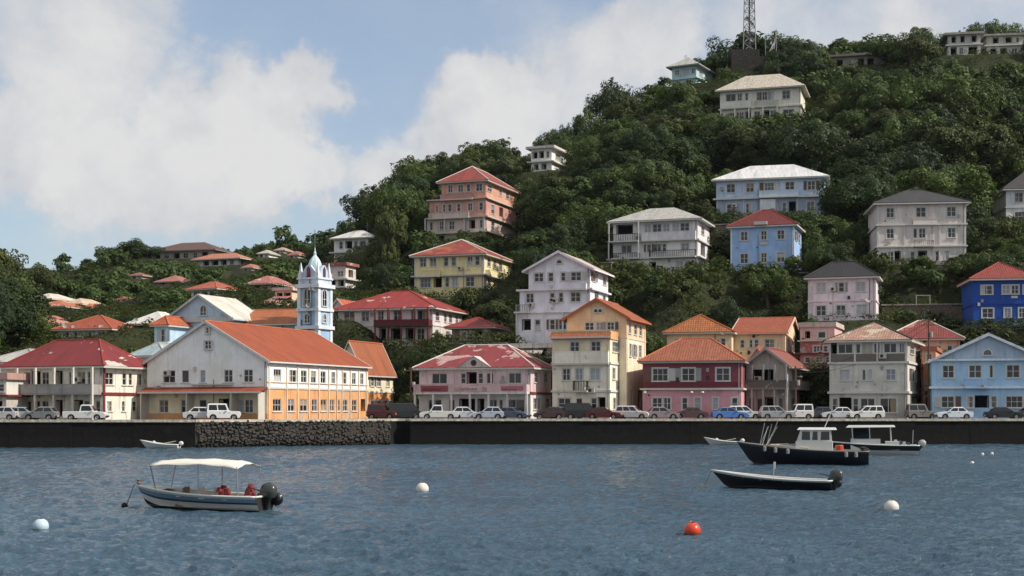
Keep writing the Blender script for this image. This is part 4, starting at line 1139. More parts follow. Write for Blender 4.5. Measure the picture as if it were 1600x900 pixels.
h.posts([1141.5, 1240], 426, 352, .25, .05, wall((196, 212, 232), .4))
h.part(MB().box(h.lx(1188), h.lx(1200), -.12, -.002, h.z(381), h.z(377)), 'plaque', OFFW); h.part(MB().box(h.lx(1180), h.lx(1200), -1.1, -.7, h.z(350), h.z(345)), 'sign_board', WHITE)
h.hip(351, 328, roofm((116, 42, 38), 'tile', .35), .6, capR, WHITE); h.extras(16, ac=0)
h = House('house', 'white three-level house with grey hip roof and dark-railed balconies', 958, 1090, 1109, 428, 218, -19)
wl = wall((214, 208, 208), .4)
h.storey(434, 401, wl, '967:5w 982:11n 993:5k 1020:8k 1062:10c', (419, 408), '1100:5k', (420, 408), x0=h.lx(951)); h.storey(401, 374, wl, '979:16g 1014:7w 1027:12g 1038:6w 1070.5:12c', (391, 379), '1098:6k', (396, 378))
h.storey(374, 342, wl, '976:24k 1012:10x 1026.7:14w 1041:10x 1056:10x 1070:14w', (361, 347), '1098:4.5w', (362, 349))
h.band(374, .25, .3); h.band(401, .2, .3, x0=h.lx(951)); h.balcony(953, 1000, 373, 363, 1.3, 'rail', DARKT); h.balcony(958, 1000, 400, 393, 1.2, 'rail', DARKT); h.balcony(1016, 1088, 400, 391, 1.0, 'rail', DARKT)
h.balcony(1004, 1088, 373, 361, .7, 'solid', wl); h.wtop = h.z(344)
h.hip(342, 325, roofm((176, 174, 168), 'tile', .35), .9, None, WHITE); h.columns(954, 1000, 2, 401, 344, 1.2, .09); h.extras(17, ac=1)
h = House('house', 'three-storey pale grey house with charcoal hip roof and pilastered front', 1371, 1509, None, 414, 212, -7, L=11, found=6)
pg = wall((206, 196, 188), .45)
h.storey(419, 384, pg, '1391.7:9w 1402:8k 1426:7w 1441.4:12k 1465:7w 1480:6x 1488.5:13w', (407, 392)); h.storey(384, 350, pg, '1391:11w 1430:6n 1441:10w 1487:12w', (371, 356)); h.storey(350, 316, pg, '1391:12w 1439:15w 1486.5:14w', (338, 323))
h.band(384, .22, .25); h.band(350, .2, .25); h.posts([1372, 1413, 1468, 1508], 419, 317, .26, .1); h.balcony(1428, 1458, 383, 376, .8, 'rail', GREYT); h.balcony(1426, 1464, 349, 342, .4, 'solid', pg); h.wtop = h.z(318)
h.hip(316, 297, roofm((58, 56, 58), 'metal', .3), .7, capD, WHITE); h.extras(18, ac=0, aerial=0)
h.part(MB().box(h.lx(1434), h.lx(1450), -1.2, -.01, -.5, .05).box(h.lx(1430), h.lx(1454), -2.0, -1.21, -.9, -.25), 'steps', BASE)
h = House('house', 'pinkish white two-storey house with black hip roof above the beige house', 1263, 1368, 1372.5, 500, 192, -18)
pw2 = wall((218, 204, 212), .4)
h.storey(506, 469, pw2, '1283:15w 1314:14w 1346.5:15c', (492, 476)); h.storey(469, 432, pw2, '1283:14c 1314.7:9w 1345:14c', (455, 440)); h.band(469, .18, .12, wall((222, 196, 202), .4)); h.corners(506, 433, .25, .04); h.wtop = h.z(433)
h.hip(432, 409, roofm((46, 44, 48), 'metal', .3), .6, capD, WHITE); h.extras(19, ac=1)
h = House('house', 'royal blue two-storey house with red hip roof at the right edge', 1521, 1618, None, 509, 186, -9, L=10)
rb = wall((30, 76, 166), .4)
h.storey(514, 474, rb, '1543.4:17w 1574.5:10c 1585:10w 1597:10w', (496, 481)); h.storey(474, 435, rb, '1542:17w 1572:11c 1586:11w 1604:10w', (459, 445)); h.band(474, .2, .1, plain('blue_band', (20, 58, 150), .7)); h.wtop = h.z(436)
h.hip(435, 411, roofm((146, 58, 50), 'tile', .4), .6, capR, OFFW)
h.part(MB().box(h.lx(1580), h.lx(1590), -.06, -.003, h.z(465.5), h.z(462)), 'plaque', WHITE); h.extras(20, ac=0)
h = House('house', 'white two-storey house with dark roof cut by the right edge high on the slope', 1572, 1650, None, 347, 240, -6, L=10)
h.storey(352, 323, wW2, '1594:17w 1630:12w', (345, 330)); h.storey(323, 295, wW2, '1592:13w 1630:12w', (315, 300)); h.band(323, .2, .15); h.hip(295, 270, roofm((62, 58, 60), 'metal', .3), .7, capD, WHITE)
h = House('house', 'cream two-storey villa with pale hip roof alone in the trees near the hilltop', 1125, 1251, 1258, 187, 290, -17)
cv = wall((214, 209, 194), .4)
h.storey(192, 164, cv, '1144:10w 1158.7:7w 1169:7k 1183:9w 1198:7k 1208:9w 1232:17g', (181, 170)); h.storey(164, 135, cv, '1142:15g 1155.8:7w 1166.7:4w 1185.8:7w 1195:8w 1205:8c 1228.4:12w', (153, 140))
h.band(164, .3, .3, wall((222, 216, 196), .4)); h.balcony(1126, 1174, 163, 153, .8, 'solid', cv); h.balcony(1180, 1216, 163, 155, .6, 'rail', OFFW); h.columns(1127, 1215, 5, 190, 164, .75, .13, cv); h.wtop = h.z(136)
h.hip(135, 117, roofm((192, 180, 162), 'tile', .3), 1.0, None, OFFW); h.extras(21, ac=0, aerial=1)
h = House('house', 'turquoise and white house with pale flat-pitched roof on the skyline', 1050, 1088, 1113, 133, 330, -28)
cy_ = wall((158, 196, 200), .6)
h.storey(142, 121, cy_, '1060:7w 1076:8w', (131, 124)); h.storey(121, 101, cy_, '1058:7w 1072:10x 1083:5w', (114, 106), '1095:5x 1104:5x', (115, 107)); h.band(121, .25, .4, wall((176, 200, 204), .4))
h.hip(101, 93, roofm((178, 176, 168), 'metal', .4), 1.1, None, GREYT); h.extras(22, ac=0, aerial=1)
h = House('house', 'long brown-grey ruined house on the skyline right of the mast', 1300, 1384, None, 104, 336, -14, L=9, trim=False)
h.storey(110, 84, wall((150, 140, 130), .9, .4), '1312:8k 1330:7w 1345:8k 1360:8k', (100, 90)); h.flat(84, wall((128, 118, 110), .9, .4), .9, .35)
h = House('house', 'broken white two-storey house among trees on the right skyline', 1481, 1532, None, 88, 322, -10, L=11, trim=False)
h.storey(98, 69, wall((206, 202, 194), .9, .2), '1490:8k 1502:6w 1520:12k', (84, 73)); h.storey(69, 52, wall((180, 176, 166), .9, .4), '1490:5k 1504:5k 1522:6k', (65, 56)); h.band(69, .3, .5); h.flat(52, wall((150, 144, 134), .9, .4), .8, .3)
h = House('house', 'grey-white overgrown house farthest right on the skyline', 1542, 1600, None, 88, 326, -8, L=11, trim=False)
h.storey(98, 70, wall((200, 196, 190), .9, .3), '1552:8k 1568:9k 1585:8w', (86, 75)); h.storey(70, 54, wall((186, 180, 170), .9, .5), '1556:7k 1576:8k 1590:5w', (66, 58)); h.band(70, .3, .6); h.flat(54, wall((140, 136, 124), .9, .4), .8, .25)
h = House('house', 'narrow white terraced house half hidden by trees on the left ridge', 830, 862, 884, 268, 288, -22)
h.storey(280, 252, wW, '838:5k 850:6k', (264, 256)); h.storey(252, 230, wW, '836:6k 846:6k 856:4w', (246, 236), '872:8w', (246, 236)); h.band(252, .25, .7); h.flat(230, wall((196, 190, 182), .7), .9, .3)

for k_, b in enumerate(HOUSES):
    if b.D < 245 and b.top > 1: b.clutter(100 + k_)


# ------------------------------------------------------------------ terrain: spline through the house bases and the slope seen between them
CP = []
for b in HOUSES:
    if b.D < 175: continue
    for x, y in ((0, 0), (-b.W, 0), (-b.W / 2, b.L)):
        p = b.Mw @ Vector((x, y, 0)); CP.append((p.x, p.y, p.z + (.6 if y else 0)))
def cp(px, py, D): CP.append((Xp(px, D), D, Zp(py, D)))
for X in range(-190, 261, 30):
    CP.append((X, 166, ZS - .1)); CP.append((X, 174, ZS + .2))
for px, py, D in ((20, 545, 205), (20, 500, 250), (10, 484, 330), (80, 480, 350), (130, 462, 380), (180, 428, 410), (215, 406, 430), (300, 398, 460), (420, 400, 470), (480, 396, 480), (540, 392, 470),
                  (140, 470, 300), (230, 460, 300), (300, 430, 360), (450, 440, 330), (500, 415, 380), (560, 470, 240), (600, 440, 250), (610, 372, 272), (650, 330, 292), (700, 300, 305), (760, 290, 312),
                  (560, 380, 330), (590, 345, 310), (800, 288, 308), (850, 282, 312), (900, 254, 322), (950, 226, 330), (1000, 216, 334), (1030, 200, 338), (1090, 158, 345), (1150, 105, 345), (1220, 102, 345), (1300, 100, 350), (1400, 90, 348),
                  (1450, 94, 342), (1560, 92, 345), (1700, 80, 345), (830, 400, 220), (860, 340, 250), (900, 300, 270), (960, 330, 245), (960, 260, 285), (1050, 300, 255), (1050, 240, 280), (1100, 180, 300), (1320, 260, 258),
                  (1400, 260, 258), (1320, 180, 290), (1450, 180, 295), (1560, 230, 275), (1560, 160, 300), (1450, 250, 262), (1000, 470, 195), (1080, 480, 195), (1130, 470, 195), (1440, 470, 195), (1420, 440, 203), (1560, 400, 215),
                  (1700, 520, 190), (1700, 400, 215), (1700, 300, 245), (1700, 180, 295), (760, 440, 232), (790, 480, 205), (640, 560, 196), (580, 560, 196), (520, 540, 205), (740, 330, 285), (-60, 545, 200), (-60, 480, 260), (-80, 470, 340)):
    cp(px, py, D)
for X, Y, z in ((-170, 420, 34), (-120, 520, 30), (-60, 540, 36), (0, 520, 40), (60, 470, 55), (130, 460, 72), (200, 450, 70), (-190, 300, 16), (-190, 200, 5), (250, 300, 60), (250, 220, 28), (250, 400, 76), (-20, 420, 48), (30, 400, 60), (0, 600, 25), (120, 600, 40), (250, 560, 45), (-150, 600, 20)):
    CP.append((X, Y, z))
cpa = np.array(CP)
def tps(r2): return 0.5 * r2 * np.log(r2 + 1e-9)
S0 = 100.0
P2 = cpa[:, :2] / S0
d2 = ((P2[:, None] - P2[None]) ** 2).sum(-1)
n = len(P2)
A = np.zeros((n + 3, n + 3)); A[:n, :n] = tps(d2) + np.eye(n) * 2e-3
A[:n, n:] = np.c_[np.ones(n), P2]; A[n:, :n] = A[:n, n:].T
wts = np.linalg.solve(A, np.r_[cpa[:, 2], 0, 0, 0])


def base_height(x, y):
    q = np.stack([x, y], -1) / S0
    r2 = ((q[..., None, :] - P2) ** 2).sum(-1)
    z = tps(r2) @ wts[:n] + wts[n] + q @ wts[n + 1:]
    z += 0.5 * np.sin(x * .31 + 1.3 * np.sin(y * .17)) * np.clip((y - 185) / 40, 0, 1)
    z = np.where(y < 172, np.minimum(z, ZS - .06), z)
    f = np.clip((y - 164) / 14, 0, 1)
    return np.maximum((ZS - .06) * (1 - f) + z * f, ZS - .06)


gx = np.arange(-200, 270.1, 2.5); gy = np.arange(163, 620, 2.5)
GX, GY = np.meshgrid(gx, gy)
GZ = np.stack([base_height(GX[i], GY[i]) for i in range(len(gy))])
for b in HOUSES:                      # level a shelf under every house
    if b.D < 170: continue
    dx, dy = GX - b.O.x, GY - b.O.y
    lx, ly = dx * b.ux + dy * b.uy, dx * b.vx + dy * b.vy
    ox = np.maximum(np.maximum(-b.W - lx, lx), 0); oy = np.maximum(np.maximum(-ly, ly - b.L), 0)
    d = np.hypot(ox, oy); k = np.clip((d - 2.2) / 6.5, 0, 1); k = k * k * (3 - 2 * k)
    GZ = GZ * k + (b.O.z - .08) * (1 - k)


def ground(x, y):
    fx, fy = (x - gx[0]) / 2.5, (y - gy[0]) / 2.5
    i, j = int(np.clip(fx, 0, len(gx) - 2)), int(np.clip(fy, 0, len(gy) - 2))
    a, c = min(max(fx - i, 0), 1), min(max(fy - j, 0), 1)
    return float(GZ[j, i] * (1 - a) * (1 - c) + GZ[j, i + 1] * a * (1 - c) + GZ[j + 1, i] * (1 - a) * c + GZ[j + 1, i + 1] * a * c)


m, t = new_mat('hillside')
pos = t.n('ShaderNodeNewGeometry').outputs['Position']
n1 = t.noise(pos, .09, 6, .6).outputs[0]; n2 = t.noise(pos, 1.1, 7, .7).outputs[0]
c = t.mix(t.sstep(n1, .42, .62), (.016, .020, .009), (.036, .042, .018))
c = t.mix(t.math('MULTIPLY', t.sstep(n2, .55, .72), .55), c, (.085, .074, .054))
bp = t.n('ShaderNodeBump', i={'Strength': .8, 'Distance': .5, 'Height': n2})
out(t, t.n('ShaderNodeBsdfPrincipled', i={'Base Color': c, 'Roughness': .95, 'Specular IOR Level': .1, 'Normal': bp.outputs[0]}).outputs[0])
HILL = m
me = bpy.data.meshes.new('terrain')
nx, ny = len(gx), len(gy)
vv = np.stack([GX, GY, GZ], -1).reshape(-1, 3)
idx = np.arange(nx * ny).reshape(ny, nx)
ff = np.stack([idx[:-1, :-1], idx[:-1, 1:], idx[1:, 1:], idx[1:, :-1]], -1).reshape(-1, 4)
me.from_pydata(vv.tolist(), [], ff.tolist()); me.materials.append(HILL)
me.polygons.foreach_set('use_smooth', [True] * len(me.polygons))
tag(link('terrain', me), 'steep green hillside rising behind the town', kind='structure')

# ------------------------------------------------------------------ quay, street
EDGE = [(-210, 141.0), (-31.4, 141.0), (-13.2, 153.6), (-12.6, 155.2), (-11.4, 155.2), (-11.0, 154.0), (280, 154.0)]
asph = stone_mat('asphalt', (86, 84, 82), .6)
road = MB(); road.poly([(x, y + .35, ZS) for x, y in EDGE] + [(280, 166, ZS), (-210, 166, ZS)])
tag(road.build('road', asph), 'quay street of worn grey asphalt', kind='structure')
strip = MB()
for (x0, y0), (x1, y1) in zip(EDGE, EDGE[1:]):
    if x1 - x0 < 5: continue
    strip.poly([(x0, y0 + .9, ZS + .004), (x1, y1 + .9, ZS + .004), (x1, y1 + 1.02, ZS + .004), (x0, y0 + 1.02, ZS + .004)])
tag(strip.build('road_marking', plain('road_white', (190, 188, 180), .8)), 'worn white edge line along the quay street', kind='structure')
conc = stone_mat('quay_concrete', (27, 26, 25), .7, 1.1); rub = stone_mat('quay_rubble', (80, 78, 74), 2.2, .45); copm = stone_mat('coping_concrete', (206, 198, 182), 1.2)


def quay(i0, i1, label, mat, stones=False):
    root = empty('quay_wall', Matrix.Translation((EDGE[i0][0], EDGE[i0][1], 0)), label, 'quay wall')
    ox, oy = EDGE[i0]; w_, c_ = MB(), MB()
    for (x0, y0), (x1, y1) in zip(EDGE[i0:i1], EDGE[i0 + 1:i1 + 1]):
        a, b = Vector((x0 - ox, y0 - oy, 0)), Vector((x1 - ox, y1 - oy, 0)); d = (b - a); ln = d.length; d.normalize(); nn = Vector((d.y, -d.x, 0))
        N = max(1, int(ln / 6))
        for k in range(N):
            p, q = a + d * (ln * k / N), a + d * (ln * (k + 1) / N)
            j = .03 * ((k * 7) % 3)
            P, Q = p + nn * j, q + nn * j
            w_.hexa([(*P.xy, -2), (*Q.xy, -2), (*(q - nn * 1.2).xy, -2), (*(p - nn * 1.2).xy, -2), (*P.xy, ZS - .16), (*Q.xy, ZS - .16), (*(q - nn * 1.2).xy, ZS - .16), (*(p - nn * 1.2).xy, ZS - .16)])
        p, q = a - d * .01, b + d * .01
        c_.hexa([(*(p + nn * .14).xy, ZS - .158), (*(q + nn * .14).xy, ZS - .158), (*(q - nn * .5).xy, ZS - .158), (*(p - nn * .5).xy, ZS - .158),
                 (*(p + nn * .14).xy, ZS + .10), (*(q + nn * .14).xy, ZS + .10), (*(q - nn * .5).xy, ZS + .10), (*(p - nn * .5).xy, ZS + .10)])
        if stones:
            rg = random.Random(5); st = MB(); z = -.3; row = 0
            while z < ZS - .25:
                x = rg.uniform(0, .3); hh = rg.uniform(.2, .33)
                while x < ln - .2:
                    wd = rg.uniform(.2, .7); o_ = rg.uniform(.04, .26) + (.18 if z < .5 else 0) * rg.random()
                    bb = d * (x + wd / 2) + nn * .01; zz = z + hh / 2 + rg.uniform(-.13, .13)
                    pts = []
                    for (sx, sz) in ((-1, -1), (1, -1), (1, 1), (-1, 1)):
                        jx, jz = rg.uniform(.55, 1.15), rg.uniform(.5, 1.2)
                        pts.append((a + bb + d * (sx * jx * wd * .5), zz + sz * jz * hh * .5))
                    i = len(st.v)
                    st.v += [(*q.xy, z_) for q, z_ in pts]
                    st.v += [(*(a + bb + (q - a - bb) * .62 + nn * o_).xy, zz + (z_ - zz) * .6 + rg.uniform(-.03, .03)) for q, z_ in pts]
                    for k in range(4): st.f.append((i + k, i + (k + 1) % 4, i + 4 + (k + 1) % 4, i + 4 + k)); st.uv.append(None)
                    st.f.append((i + 4, i + 5, i + 6, i + 7)); st.uv.append(None)
                    x += wd * .97
                z += hh * .95; row += 1
            so_ = st.build('stones', rub, root); so_['kind'] = 'stuff'
    w_.build('wall_face', mat, root); c_.build('coping', copm, root)


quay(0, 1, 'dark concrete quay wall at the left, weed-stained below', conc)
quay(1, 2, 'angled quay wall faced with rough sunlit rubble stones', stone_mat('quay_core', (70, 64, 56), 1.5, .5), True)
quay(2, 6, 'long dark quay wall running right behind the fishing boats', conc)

# ------------------------------------------------------------------ water
m, t = new_mat('sea_water')
pos = t.n('ShaderNodeNewGeometry').outputs['Position']
st = t.vmath('MULTIPLY', pos, (1.0, 1.0, 0)).outputs[0]
st2 = t.vmath('MULTIPLY', pos, (.45, 1.0, 0)).outputs[0]
a = t.math('ADD', t.noise(st2, 2.6, 3, .6, .5).outputs[0], t.math('MULTIPLY', t.noise(st2, 7.5, 4, .65, .6).outputs[0], .42)); b2 = t.noise(st, .07, 3).outputs[0]
bp = t.n('ShaderNodeBump', i={'Strength': 1.0, 'Distance': .20, 'Height': a})
c = t.mix(t.sstep(b2, .35, .65), (.038, .076, .110), (.050, .094, .132))
out(t, t.n('ShaderNodeBsdfPrincipled', i={'Base Color': c, 'Roughness': .10, 'IOR': 1.33, 'Specular IOR Level': .5, 'Normal': bp.outputs[0]}).outputs[0])
SEA = m
far = MB(); far.poly([(-6000, -3000, -.45), (6000, -3000, -.45), (6000, 6000, -.45), (-6000, 6000, -.45)])
tag(far.build('sea', SEA), 'open harbour water out to the horizon', kind='structure')
ry = [22.0]
while ry[-1] < 157: ry.append(ry[-1] * 1.0033)
ry = np.array(ry); rx = np.linspace(-.52, .52, 660)
WX = ry[:, None] * rx[None]; WY = np.repeat(ry[:, None], len(rx), 1)
rs = np.random.RandomState(4); WZ = np.zeros_like(WX); DX = np.zeros_like(WX); DY = np.zeros_like(WX)
for k in range(90):
    lam = .26 * (2.6 / .26) ** (rs.rand() ** 1.3); th = R(-105) + rs.randn() * .75; kx, ky = math.cos(th) * 2 * math.pi / lam, math.sin(th) * 2 * math.pi / lam
    amp = .0066 * lam ** .55 * (.5 + rs.rand()); ph = rs.rand() * 6.28
    q = kx * WX + ky * WY + ph
    fade = np.clip(lam / (WY * .0033 * 3.0), 0, 1)
    WZ += amp * np.sin(q) * fade; DX -= .8 * amp * math.cos(th) * np.cos(q) * fade * -1; DY -= .8 * amp * math.sin(th) * np.cos(q) * fade * -1
gust = .75 + .5 * np.clip(np.sin(WX * .05 + 2) * np.sin(WY * .07 + WX * .02) + .3, 0, 1)
me = bpy.data.meshes.new('water')
vv = np.stack([WX + DX, WY + DY, WZ * gust], -1).reshape(-1, 3).astype(np.float32)
nyy, nxx = WX.shape; idx = np.arange(nxx * nyy).reshape(nyy, nxx)
ff = np.stack([idx[:-1, :-1], idx[:-1, 1:], idx[1:, 1:], idx[1:, :-1]], -1).reshape(-1, 4).astype(np.int32)
me.vertices.add(len(vv)); me.vertices.foreach_set('co', vv.ravel())
me.loops.add(ff.size); me.loops.foreach_set('vertex_index', ff.ravel())
me.polygons.add(len(ff)); me.polygons.foreach_set('loop_start', np.arange(0, ff.size, 4, dtype=np.int32)); me.polygons.foreach_set('use_smooth', np.ones(len(ff), bool))
me.update(); me.validate(); me.materials.append(SEA)
tag(link('water', me), 'choppy slate blue harbour water', kind='structure')


# ------------------------------------------------------------------ cars
TYRE = plain('tyre', (26, 26, 27), .9); RIM = plain('rim', (150, 150, 150), .35, .7); CGLASS = plain('car_glass', (22, 26, 30), .06, 0, .6, .05)
LAMPW = plain('lamp_white', (214, 214, 206), .15); LAMPR = plain('lamp_red', (150, 24, 22), .2); BUMP = plain('bumper', (48, 48, 50), .6); PLATE = plain('number_plate', (206, 200, 176), .6)
_wm = MB().lathe([(.20, -.10), (.31, -.10), (.33, -.06), (.33, .06), (.31, .10), (.20, .10)], 18).mesh('tyre', TYRE, False)
_rm = MB().lathe([(0, .085), (.06, .095), (.08, .07), (.17, .06), (.205, .095), (.205, -.09), (0, -.09)], 12).mesh('rim', RIM, False)
CARS = {  # lower outline (x from tail to nose, z), glasshouse bottom x0,x1, top x0,x1, roof z, belt z, length, width, wheels
    'sedan': dict(top=[(0, .55), (.03, .86), (.35, .93), (1.0, .95), (3.05, .95), (3.7, .86), (4.15, .76), (4.33, .64), (4.36, .45)], g=(.62, 3.15, 1.18, 2.42), rz=1.42, bz=.94, L=4.36, W=1.70, wh=(.86, 3.45), np=2),
    'wagon': dict(top=[(0, .5), (.02, .9), (.1, .98), (2.95, .98), (3.6, .92), (4.05, .82), (4.2, .68), (4.22, .45)], g=(.06, 3.05, .3, 2.3), rz=1.58, bz=.97, L=4.22, W=1.72, wh=(.82, 3.38), np=3),
    'hatch': dict(top=[(0, .5), (.02, .88), (.12, .94), (2.55, .95), (3.2, .86), (3.62, .74), (3.75, .6), (3.76, .42)], g=(.12, 2.7, .62, 1.98), rz=1.46, bz=.93, L=3.76, W=1.64, wh=(.7, 3.0), np=2),
    'pickup': dict(top=[(0, .55), (.02, .98), (1.75, .98), (1.76, .98), (3.35, .98), (4.0, .94), (4.55, .86), (4.7, .72), (4.72, .48)], g=(1.85, 3.5, 1.98, 3.0), rz=1.68, bz=.97, L=4.72, W=1.74, wh=(.95, 3.8), np=1),
    'jeep': dict(top=[(0, .5), (.02, 1.0), (.1, 1.04), (2.35, 1.04), (2.4, 1.02), (3.45, .98), (3.62, .9), (3.66, .5)], g=(.05, 2.45, .12, 2.12), rz=1.80, bz=1.03, L=3.66, W=1.68, wh=(.68, 2.95), np=2),
    'van': dict(top=[(0, .5), (.02, 1.0), (.08, 1.06), (3.6, 1.05), (4.05, .95), (4.2, .75), (4.22, .45)], g=(.04, 3.75, .15, 3.1), rz=1.92, bz=1.05, L=4.22, W=1.72, wh=(.8, 3.4), np=3),
}
PAINT = {}


def paint(rgb):
    if rgb not in PAINT: PAINT[rgb] = plain('car_paint_%d_%d_%d' % rgb, rgb, .28, 0, .5, .08)
    return PAINT[rgb]


def car(kind, rgb, px, D, face, label, yaw=0):
    c = CARS[kind]; Lc, Wc = c['L'], c['W']; hw = Wc / 2
    rz = (0 if face == 'R' else 180) + yaw
    root = empty('parked_car', Matrix.Translation((Xp(px, D), D, ZS + .005)) @ Matrix.Rotation(R(rz), 4, 'Z') @ Matrix.Scale(.92, 4), label, 'pickup' if kind == 'pickup' else 'van' if kind == 'van' else 'car', 'cars parked along the quay')
    o = [(x, z) for x, z in c['top']]
    low = [(Lc - .08, .27)]
    for cx in reversed(c['wh']):
        low += [(cx + .40, .24)] + [(cx + .40 * math.cos(a), .30 + .40 * math.sin(a)) for a in [R(q) for q in range(0, 181, 22)]] + [(cx - .40, .24)]
    low += [(.08, .27)]
    ol = [(x - Lc / 2, z) for x, z in o + low]
    cxm, czm = 0, .6
    ins = [(cxm + (x - cxm) * .985, czm + (z - czm) * .93) for x, z in ol]
    m = MB(); N = len(ol)
    rings = [(ins, -hw), (ol, -hw + .09), (ol, hw - .09), (ins, hw)]
    base = []
    for pts, y in rings:
        base.append(len(m.v)); m.v += [(x, y, z) for x, z in pts]
    for a, b in zip(base, base[1:]):
        for k in range(N): m.f.append((a + k, b + k, b + (k + 1) % N, a + (k + 1) % N)); m.uv.append(None)
    m.f.append(tuple(base[0] + k for k in range(N))); m.uv.append(None); m.f.append(tuple(base[3] + k for k in reversed(range(N)))); m.uv.append(None)
    pm = paint(rgb)
    # glasshouse
    b0, b1, t0, t1 = [q - Lc / 2 for q in c['g']]; zb, zt = c['bz'] - .03, c['rz']; wb, wt = hw - .06, hw - .22
    Bq = [(b0, -wb, zb), (b1, -wb, zb), (b1, wb, zb), (b0, wb, zb)]; Tq = [(t0, -wt, zt), (t1, -wt, zt), (t1, wt, zt), (t0, wt, zt)]
    Tz = [(x + (.12 if x < 0 and k in (0, 3) else -.12) * 1, y * .86, zt + .05) for k, (x, y, _) in enumerate(Tq)]
    m.hexa(Bq + Tq); m.hexa([(x, y, z - .004) for x, y, z in Tq] + Tz)
    if kind == 'pickup':
        m.box(-Lc / 2 + .12, b0 - .12, -hw + .12, hw - .12, .985, .99)
    body = m.build('body', pm, root)
    Bv, Tv = [Vector(p) for p in Bq], [Vector(p) for p in Tq]
    def panel(i, j, u0, u1, v0, v1, name):
        def P(u, v): return (Bv[i] * (1 - u) + Bv[j] * u) * (1 - v) + (Tv[i] * (1 - u) + Tv[j] * u) * v
        q = [P(u0, v0), P(u1, v0), P(u1, v1), P(u0, v1)]
        nn = (q[1] - q[0]).cross(q[3] - q[0]).normalized() * .012
        g = MB(); g.poly([p + nn for p in q]); g.build(name, CGLASS, root)
    panel(1, 2, .06, .94, .12, .92, 'windscreen'); panel(3, 0, .08, .92, .15, .9, 'rear_window')
    k = c['np']; cuts = {1: [(.1, .92)], 2: [(.07, .47), (.52, .93)], 3: [(.05, .32), (.36, .64), (.68, .95)]}[k]
    for u0, u1 in cuts:
        panel(0, 1, u0, u1, .14, .88, 'side_window'); panel(2, 3, 1 - u1, 1 - u0, .14, .88, 'side_window')
    for wx in c['wh']:
        for s_ in (-1, 1):
            wl = link('wheel', _wm, root, Matrix.Translation((wx - Lc / 2, s_ * (hw - .12), .33)) @ Matrix.Rotation(R(90 if s_ < 0 else -90), 4, 'X'))
            link('rim', _rm, wl)
    for s_ in (-1, 1):
        MB().box(Lc / 2 - .09, Lc / 2 - .01, s_ * (hw - .32) - .14, s_ * (hw - .32) + .14, .58, .72).build('headlight', LAMPW, root)
        MB().box(-Lc / 2 - .012, -Lc / 2 + .08, s_ * (hw - .2) - .1, s_ * (hw - .2) + .1, .66, .84).build('tail_light', LAMPR, root)
        MB().box(b1 - .35, b1 - .2, min(s_ * hw, s_ * (hw + .16)), max(s_ * hw, s_ * (hw + .16)), zb + .02, zb + .16).build('wing_mirror', pm, root)
        for hx in ([.1] if k == 1 else [-.45, .55]):
            MB().box(hx, hx + .16, min(s_ * (hw - .01), s_ * (hw + .025)), max(s_ * (hw - .01), s_ * (hw + .025)), .80, .84).build('door_handle', BUMP, root)
    MB().box(Lc / 2 - .12, Lc / 2 + .06, -hw + .1, hw - .1, .36, .52).build('bumper', BUMP, root)
    MB().box(-Lc / 2 - .06, -Lc / 2 + .12, -hw + .1, hw - .1, .38, .54).build('bumper', BUMP, root)
    MB().box(-Lc / 2 - .075, -Lc / 2 - .061, -.26, .26, .4, .52).build('number_plate', PLATE, root)
    return root


